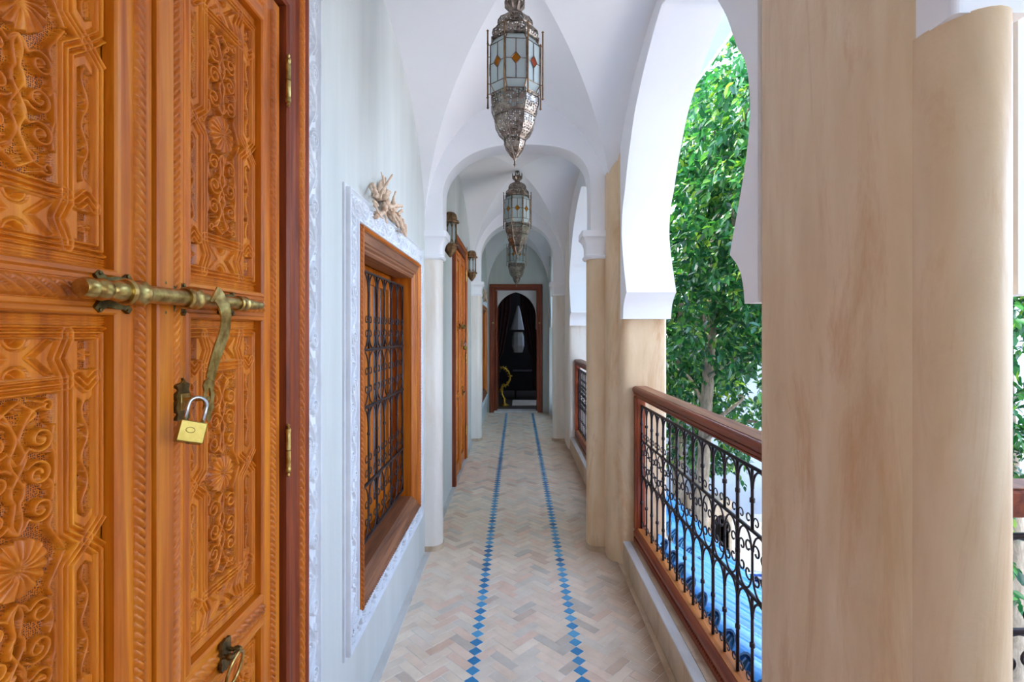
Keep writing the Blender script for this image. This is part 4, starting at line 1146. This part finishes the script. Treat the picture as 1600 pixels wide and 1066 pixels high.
# ------------------------------------------------------------------ driftwood bundle on the wall
def make_drift():
    L = thing('driftwood_bundle', 'bundle of pale driftwood hanging above the nearest grilled window', 'driftwood', (WX, 2.40, 2.09), 'driftwood bundles above windows')
    rr = random.Random(5)
    def twig(p, d, l, r, k=5, bend=.5):
        P = [Vector(p)]; d = Vector(d).normalized()
        for i in range(k):
            d = (d+Vector((rr.gauss(0, .16)*bend, rr.gauss(0, .5)*bend, rr.gauss(0, .5)*bend))).normalized()
            q = P[-1]+d*l/k; q.x = max(WX+r+.001, min(q.x, WX+.10)); P.append(q)
        P = smoothpath([tuple(q) for q in P], 3)
        n = len(P); rs = [r*(1-.45*i/n)*(1+.18*math.sin(i*1.9+l*50)) for i in range(n)]
        m = MB().tube(P, rs, 7); obj('twig', m, 'drift', L, smooth=True)
    for k in range(40):
        y = 2.10+.50*k/39+rr.gauss(0, .02)
        z = 2.075+(.015*math.sin(k*1.3))+rr.gauss(0, .016)
        ang = rr.gauss(0, .35)+(0 if k % 4 else .8)
        twig((WX+.014+rr.random()*.05, y, z), (rr.gauss(0, .15), math.cos(ang), math.sin(ang)), rr.uniform(.07, .15), rr.uniform(.007, .013), 4, .35)
    twig((WX+.04, 2.27, 2.09), (0, .28, 1), .11, .0055, 5, .2)
    twig((WX+.04, 2.30, 2.10), (0, -.75, .45), .16, .0035, 6, .25)
    twig((WX+.05, 2.10, 2.06), (0, -.8, .6), .10, .010, 4, .3)
    twig((WX+.03, 2.14, 1.99), (0, .8, .3), .26, .013, 5, .2)
    twig((WX+.04, 2.08, 2.04), (0, .8, -.3), .12, .006, 5, .3)
    return L
dr = make_drift()
dup(dr, (-.56, 8.30, 2.09), 0, 'small far driftwood bundle above the far grilled window')

# ------------------------------------------------------------------ end door, room behind
def turn(mb, Y0, X0):
    mb.v = [(p[1], Y0-(p[0]-X0), p[2]) for p in mb.v]; return mb
D3 = thing('door_3', 'open doorway in a red brown wooden frame at the end of the corridor', 'door', (-.025, 9.42, 0), kind='structure')
prof = [(0, -.12), (0, .0), (.008, .010), (.03, .012), (.036, .02), (.075, .024), (.085, .034), (.105, .034), (.105, -.002)]
obj('door_frame', turn(MB().ring(-.41, .362, -.20, 2.285, prof, 0), 9.42, 0), ['redwood_z', 'redwood_x'], D3, fix=False)
sd_ = MB().box(-.405, -.375, 9.44, 10.15, .02, 2.27, .003)
obj('open_door_leaf', sd_, 'redwood_z', D3)
hb = MB().lathe([(.0, -.30), (.02, -.3), (.02, -.29), (0, -.29)], (0, 0, 0), 8)
obj('brass_knob', MB().lathe([(.004, 9.40), (.012, 9.385), (.018, 9.37), (.012, 9.355), (0, 9.35)], (-.45, 0, 1.67), 10, 'y'), 'brass', D3, smooth=True)
obj('brass_knob', MB().lathe([(.004, 9.40), (.012, 9.385), (.018, 9.37), (.012, 9.355), (0, 9.35)], (.41, 0, 1.67), 10, 'y'), 'brass', D3, smooth=True)
obj('threshold', MB().box(-.43, .38, 9.36, 9.62, -.002, .035, .004), 'curbtop', D3)
c0, hwid = -.024, .385
arc = [(0, 0)]
Rr = hwid*1.22; am = math.acos((Rr-hwid)/Rr)
for k in range(13): a = am*k/12; arc.append((c0-hwid+Rr-Rr*math.cos(a), 1.80+Rr*math.sin(a)))
for k in range(11, -1, -1): a = am*k/12; arc.append((c0+hwid-Rr+Rr*math.cos(a), 1.80+Rr*math.sin(a)))
poly = [(-.50, 1.55), (c0-hwid, 1.55)]+arc[1:]+[(c0+hwid, 1.55), (.45, 1.55), (.45, 2.5), (-.50, 2.5)]
struct('wall_room_arch', MB().prism(poly, 'y', 9.63, 9.72), 'white', 'white pointed arch just inside the end doorway', 'arch')
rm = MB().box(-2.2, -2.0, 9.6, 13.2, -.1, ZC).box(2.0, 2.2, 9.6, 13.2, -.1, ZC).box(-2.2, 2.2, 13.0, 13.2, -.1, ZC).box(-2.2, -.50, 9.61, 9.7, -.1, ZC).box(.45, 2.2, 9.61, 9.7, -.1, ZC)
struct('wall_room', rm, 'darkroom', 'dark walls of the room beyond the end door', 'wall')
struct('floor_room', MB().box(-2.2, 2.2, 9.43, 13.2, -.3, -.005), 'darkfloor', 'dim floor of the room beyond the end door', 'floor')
for sx, cx in ((-1, -.60), (1, .56)):
    P = []
    for z in np.linspace(0.35, 2.32, 14):
        row = []
        pinch = 1-.55*math.exp(-((z-1.3)/.35)**2) if False else 1
        for u in np.linspace(0, 1, 40):
            xx = cx-sx*(u*(.50*(.45+.55*min(1, (z-.35)/1.6)**1.2 if z > 1.0 else .52)))
            row.append((xx, 10.15+.025*math.sin(u*40), z))
        P.append(row)
    me = grid_mesh('curtain', np.array(P), 'curtain', True)
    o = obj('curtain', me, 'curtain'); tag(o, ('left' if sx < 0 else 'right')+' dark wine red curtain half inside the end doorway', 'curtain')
lp = thing('pendant_lamp', 'pale cone shaped lamp in the dark room beyond the end door', 'lamp', (0.0, 11.2, 2.9))
obj('shade', MB().lathe([(.02, 2.08), (.10, 1.80), (.17, 1.55), (.155, 1.55), (.02, 2.05)], (0.02, 11.2, 0), 8), 'white', lp)
obj('cord', MB().tube([(.02, 11.2, 2.08), (.02, 11.2, 3.36)], .004, 5), 'iron', lp)
obj('lower_shade', MB().lathe([(.10, 1.50), (.13, 1.40), (.14, 1.2), (.10, 1.05)], (0.02, 11.2, 0), 8), 'white', lp)
gt = thing('gilded_ornament', 'gilded curling ornament glinting in the dark doorway at the left', 'ornament', (-.26, 10.3, 0))
gp = smoothpath([(-.40, 10.3, .66), (-.33, 10.3, .78), (-.20, 10.3, .72), (-.14, 10.3, .56), (-.20, 10.3, .44), (-.30, 10.3, .38), (-.31, 10.3, .26), (-.26, 10.3, .14)], 5)
obj('scroll', MB().tube(gp, .018, 7), 'gold', gt, smooth=True)
mb = MB(); r_ = random.Random(3)
for p in gp[::2]:
    for q in range(3):
        d = Vector((r_.gauss(0, 1), r_.gauss(0, .4), r_.gauss(0, 1))).normalized()
        mb.tube([p, tuple(Vector(p)+d*.03), tuple(Vector(p)+d*.055)], [.012, .016, .003], 5)
lf = obj('gilt_leaves', mb, 'gold', gt, smooth=True); lf['kind'] = 'stuff'
obj('foot', MB().lathe([(.10, 0), (.10, .02), (.03, .05), (.02, .15)], (-.26, 10.3, 0), 14), 'gold', gt, smooth='auto')
tb = thing('low_table', 'dark low table barely visible inside the end room', 'table', (.25, 11.6, 0))
obj('tabletop', MB().box(-.1, .62, 11.3, 11.9, .58, .62, .004), 'darkroom', tb)
for a in (-.06, .56):
    for b in (11.34, 11.84): obj('leg', MB().box(a, a+.04, b, b+.04, 0, .58), 'darkroom', tb)
rg = obj('rug', MB().box(-.1, .5, 10.3, 11.1, -.004, .010, .004), 'cream'); tag(rg, 'pale rug on the dim floor beyond the end door', 'rug')

# ------------------------------------------------------------------ courtyard
struct('ground', MB().box(-12, 24, -12, 30, -3.2, -3.0), 'ground', 'courtyard ground below the gallery', 'ground')
struct('wall_lower', MB().box(.50, .955, -2.2, 12, -3.0, -.302).box(.955, 4.2, 1.15, 1.42, -3.0, -.302).box(-3.0, .5, -2.2, 12, -3.0, -.302), 'white', 'outer wall below the gallery', 'wall')
struct('wall_far', MB().box(.955, 14, 11.6, 12.0, -3.0, 1.9).box(13.6, 14, -4, 12, -3.0, 3.0).box(4.05, 4.3, 11.2, 11.6, -3, 1.9).box(6.6, 6.9, 11.2, 11.6, -3, 1.9).box(.955, 14, 11.3, 12.1, 1.85, 2.05), 'farwall', 'white building across the courtyard behind the tree', 'wall')
gw = thing('garden_wall', 'cream wall with a dark arched opening across the courtyard, seen through the railing', 'wall', (3.9, 9.0, -3.0))
obj('wall_body', MB().prism([(3.72, -3.0), (7.5, -3.0), (7.5, -1.85), (3.72, -1.85)], 'y', 8.9, 9.3), 'cream', gw)
obj('brown_pier', MB().box(3.02, 3.40, 8.8, 9.2, -3.0, -1.40, .01), 'curb', gw)
ar = [(3.40, -3.0), (3.44, -3.0), (3.44, -1.9)]+[(3.58-.14*math.cos(t), -1.9+.2*math.sin(t)) for t in np.linspace(0, PI, 11)]+[(3.72, -3.0), (3.76, -3.0), (3.76, -1.45), (3.40, -1.45)]
obj('arch', MB().prism(ar, 'y', 8.85, 9.25), 'curb', gw)
obj('dark_niche', MB().box(3.40, 3.76, 9.26, 9.3, -3.0, -1.5), 'darkroom', gw)
pt = thing('painted_jar', 'blue and white painted jar lying by the roof edge, cut off by the corner pier', 'jar', (3.30, 7.0, -3.0))
obj('jar_body', MB().lathe([(.14, -3.0), (.20, -2.9), (.28, -2.6), (.30, -2.35), (.26, -2.1), (.17, -1.98), (.17, -1.93), (.20, -1.90), (.17, -1.90), (.14, -1.98)], (3.36, 7.0, 0), 28, cap=False), 'pot', pt, smooth=True)
# glazed tile roof
RF = thing('tiled_roof', 'sky blue glazed barrel tile roof just below the railing', 'roof', (1.3, 4.5, -.3))
X0_, Z0_, X1_, Z1_ = .868, .185, 1.64, -.335
sl = Vector((X1_-X0_, 0, Z1_-Z0_)); Ls = sl.length; sl.normalize(); nrm = Vector((-sl.z, 0, sl.x)); 
if nrm.z < 0: nrm = -nrm
mb = MB().prism([(X0_+.10, Z0_-.03-.067), (X1_, Z1_-.03), (X1_, Z1_-.07), (X0_+.10, Z0_-.22)], 'y', 1.43, 9.6)
obj('roof_bed', mb, 'mortar', RF)
def barrel(l, r0, r1, up=1):
    V = []; n = 9
    for t, r in ((0, r0), (1, r1)):
        for rr in (r, r-.010):
            for k in range(n):
                a = PI*k/(n-1); p = sl*(t*l)+nrm*(rr*math.sin(a)*up); V.append((p.x, rr*math.cos(a), p.z))
    fs = []
    for k in range(n-1):
        fs += [(k, k+1, 2*n+k+1, 2*n+k), (n+k, 3*n+k, 3*n+k+1, n+k+1), (2*n+k, 2*n+k+1, 3*n+k+1, 3*n+k), (k, n+k, n+k+1, k+1)]
    fs += [(0, 2*n, 3*n, n), (n-1, 2*n-1, 4*n-1, 3*n-1)]
    return mesh('roof_tile', MB().add(V, fs), 'rooftile', 'auto')
lt = Ls/3+.03
tcov = barrel(lt, .058, .072); tpan = barrel(lt, .070, .060, -1)
for c_ in range(52):
    y = 1.50+c_*.155
    for k in range(3):
        if k == 0 and (3.10 < y < 4.1 or 6.33 < y < 7.35 or y > 8.95 or y < 1.42): continue
        p = Vector((X0_, 0, Z0_))+sl*(k*Ls/3)+nrm*(.012+.004)
        inst('roof_tile', tcov, RF, (p.x, y, p.z), (0, 0, 0))
        p2 = Vector((X0_, 0, Z0_))+sl*(k*Ls/3)+nrm*(.048-.0)
        if c_ < 51 and c_ < 40: inst('roof_tile', tpan, RF, (p2.x, y+.0775, p2.z), (0, 0, 0))

# ------------------------------------------------------------------ trees
def leaf_shape(L=1.0):
    w_ = .23
    V = [(0, 0, 0), (L*.30, -w_, .045), (L*.36, 0, -.03), (L*.30, w_, .045), (L*.68, -w_*.82, .02), (L*.70, 0, -.05), (L*.68, w_*.82, .02), (L, 0, -.13)]
    Fc = [(0, 1, 2), (0, 2, 3), (1, 4, 5, 2), (2, 5, 6, 3), (4, 7, 5), (5, 7, 6)]
    return np.array(V), Fc
LV, LF = leaf_shape()
def frames(n, rng, droop=.55):
    az = rng.uniform(0, 2*PI, n); el = rng.normal(-.35, droop, n)
    d = np.stack([np.cos(az)*np.cos(el), np.sin(az)*np.cos(el), np.sin(el)], 1)
    up = np.stack([rng.normal(0, .45, n), rng.normal(0, .45, n), np.ones(n)], 1)
    s_ = np.cross(up, d); s_ /= np.linalg.norm(s_, axis=1)[:, None]; u = np.cross(d, s_)
    return d, s_, u
def stuff_leaves(name, P, d, s_, u, size, parent):
    n = len(P); V = P[:, None]+size[:, None, None]*(LV[None, :, 0:1]*d[:, None]+LV[None, :, 1:2]*s_[:, None]+LV[None, :, 2:3]*u[:, None])
    V = V.reshape(-1, 3)-np.array(LOC[parent.name])
    idx = []; st = []; tot = []; k = 0
    for f in LF: tot.append(len(f))
    base = np.concatenate([np.array(f) for f in LF])
    allidx = (base[None, :]+8*np.arange(n)[:, None]).ravel()
    lt_ = np.tile(tot, n); ls = np.concatenate([[0], np.cumsum(lt_)[:-1]])
    me = bpy.data.meshes.new(name); me.vertices.add(len(V)); me.vertices.foreach_set('co', V.ravel().astype(np.float32))
    me.loops.add(len(allidx)); me.loops.foreach_set('vertex_index', allidx.astype(np.int32))
    me.polygons.add(len(ls)); me.polygons.foreach_set('loop_start', ls.astype(np.int32))
    me.materials.append(M['leaf']); me.update(calc_edges=True)
    o = obj(name, me, 'leaf', parent); o['kind'] = 'stuff'; return o
leafme = mesh('leaf', MB().add([tuple(v) for v in LV], [list(f) for f in LF]), 'leaf', False, fix=False)
def far(B, k): return [(b[0]*k, b[1]*k, 1.5+(b[2]-1.5)*k, b[3]*k, b[4]*k, b[5]*k) for b in B]
def tree(label, foot, trunk, tr, blobs, seed, dens, lsize, nparts=0):
    T = thing('tree', label, 'tree', foot)
    rng = np.random.default_rng(seed); rr = random.Random(seed)
    tp = smoothpath(trunk, 6); n = len(tp)
    tk = obj('trunk', MB().tube(tp, [tr*(1.15-.55*i/n)*(1+.05*math.sin(i*2.1)) for i in range(n)], 14), 'bark', T, smooth=True)
    PP = []; DD = []; SS = []; UU = []; ZZ = []
    for (cx, cy, cz, rx, ry, rz) in blobs:
        k0 = min(range(n), key=lambda i: (tp[i][0]-cx)**2+(tp[i][1]-cy)**2+((tp[i][2]-cz+.5)**2))
        a = Vector(tp[k0]); b = Vector((cx, cy, cz)); m = (a+b)/2+Vector((rr.gauss(0, .1), rr.gauss(0, .1), .15))
        obj('branch', MB().tube(smoothpath([tuple(a), tuple(m), tuple(b)], 5), [tr*.38*(1-.7*i/10) for i in range(11)], 7), 'bark', T, smooth=True)
        nt_ = int(dens*rx*ry*rz*4.2/1.0)+6
        for _ in range(nt_):
            v = rng.normal(0, 1, 3); v /= np.linalg.norm(v); v *= rng.uniform(.25, 1.0)**.6
            p = np.array([cx+v[0]*rx, cy+v[1]*ry, cz+v[2]*rz])
            if p[0] < 1.30: continue
            if p[0] < 1.8: continue
            td = v*np.array([1, 1, .3])+rng.normal(0, .5, 3)+np.array([0, 0, -.35]); td /= np.linalg.norm(td)
            l = rng.uniform(.22, .42); m_ = rng.integers(11, 20)
            t = np.linspace(.05, 1, m_)[:, None]
            q = p+td*l*t+np.array([0, 0, -.10])*t*t
            d, s_, u = frames(m_, rng)
            d = d*.8+td*.7; d /= np.linalg.norm(d, axis=1)[:, None]; s_ = np.cross(u, d); s_ /= np.linalg.norm(s_, axis=1)[:, None]; u = np.cross(d, s_)
            PP.append(q); DD.append(d); SS.append(s_); UU.append(u); ZZ.append(rng.uniform(.7, 1.15, m_)*lsize)
    P = np.concatenate(PP); d = np.concatenate(DD); s_ = np.concatenate(SS); u = np.concatenate(UU); z = np.concatenate(ZZ)
    keep = (P[:, 0] > 1.30); P, d, s_, u, z = P[keep], d[keep], s_[keep], u[keep], z[keep]
    if nparts:
        px = PX0+F*P[:, 0]/P[:, 1]; py = PY0-F*(P[:, 2]-EYE)/P[:, 1]
        vis = (px > 1045) & (px < 1192) & (py > -10) & (py < 900)
        cand = np.where(vis)[0]; cand = cand[np.argsort(P[cand, 1]/z[cand])][:nparts]
        msk = np.ones(len(P), bool); msk[cand] = False
        L0 = LOC[T.name]
        for i in cand:
            o = bpy.data.objects.new('leaf', leafme); COL.objects.link(o); o.parent = T
            Mx = Matrix(((d[i][0], s_[i][0], u[i][0], 0), (d[i][1], s_[i][1], u[i][1], 0), (d[i][2], s_[i][2], u[i][2], 0), (0, 0, 0, 1)))
            o.matrix_basis = Matrix.Translation(Vector((P[i]-np.array(L0)).tolist())) @ Mx @ Matrix.Scale(float(z[i]), 4)
        P, d, s_, u, z = P[msk], d[msk], s_[msk], u[msk], z[msk]
    stuff_leaves('foliage', P, d, s_, u, z, T)
    print('leaves', label[:20], len(P))
    return T
B1 = [(1.75, 4.4, 1.75, .5, .8, .55), (1.7, 4.0, 2.5, .45, .9, .6), (1.75, 4.3, 3.3, .5, 1.0, .6), (2.3, 4.9, 2.1, .6, .8, .6), (2.3, 4.6, 3.0, .7, .9, .7),
      (2.8, 5.2, 1.5, .6, .7, .5), (2.7, 5.0, 3.9, .6, .8, .5), (1.75, 5.6, 1.1, .4, .6, .5), (2.45, 5.6, .8, .5, .6, .40), (2.0, 3.6, 1.35, .35, .5, .35), (1.7, 3.5, 3.2, .4, .7, .5),
      (2.05, 4.15, .75, .25, .35, .25), (2.3, 6.3, .2, .5, .5, .45)]
tree('leafy green courtyard tree with a grey trunk standing just past the blue tiled roof', (2.55, 6.9, -3.0), [(2.42, 6.85, -3.0), (2.48, 6.85, -1), (2.55, 6.88, .0), (2.63, 6.9, 1.35), (2.72, 6.95, 2.7), (2.7, 6.9, 4.0)], .088, far(B1, 1.36), 11, 62, .112, 295)
B2 = [(3.0, 7.2, 1.6, .9, .9, .8), (3.2, 7.4, 2.9, 1.0, 1.0, .9), (3.0, 7.0, 4.2, 1.1, 1.0, .9), (4.2, 7.2, 3.2, 1.0, 1.0, 1.0), (2.2, 7.4, 2.6, .8, .9, .9), (2.1, 7.2, 1.3, .7, .8, .7), (2.5, 7.6, .55, .7, .7, .45), (3.9, 7.6, 1.9, .8, .8, .8)]
tree('second taller tree filling the gap behind the nearer courtyard tree', (2.95, 9.2, -3.0), [(2.95, 9.1, -3.0), (2.9, 9.1, -1), (2.92, 9.2, 1), (3.2, 9.3, 2.8), (3.5, 9.3, 4)], .11, far(B2, 1.30), 12, 36, .15)
B3 = [(3.6, 3.9, 1.9, .8, .8, .7), (3.8, 4.0, 3.0, .9, .9, .8), (3.5, 4.0, .9, .7, .7, .5), (4.6, 4.4, 2.4, .9, .9, .9), (3.2, 3.4, 1.3, .5, .5, .5), (3.4, 3.6, 0.2, .6, .6, .5)]
tree('green tree at the right picture edge beyond the cross railing', (5.3, 5.4, -3.0), [(5.3, 5.4, -3.0), (5.3, 5.4, -1), (5.2, 5.4, 1), (5.2, 5.4, 3.0)], .10, far(B3, 1.32), 13, 34, .12)
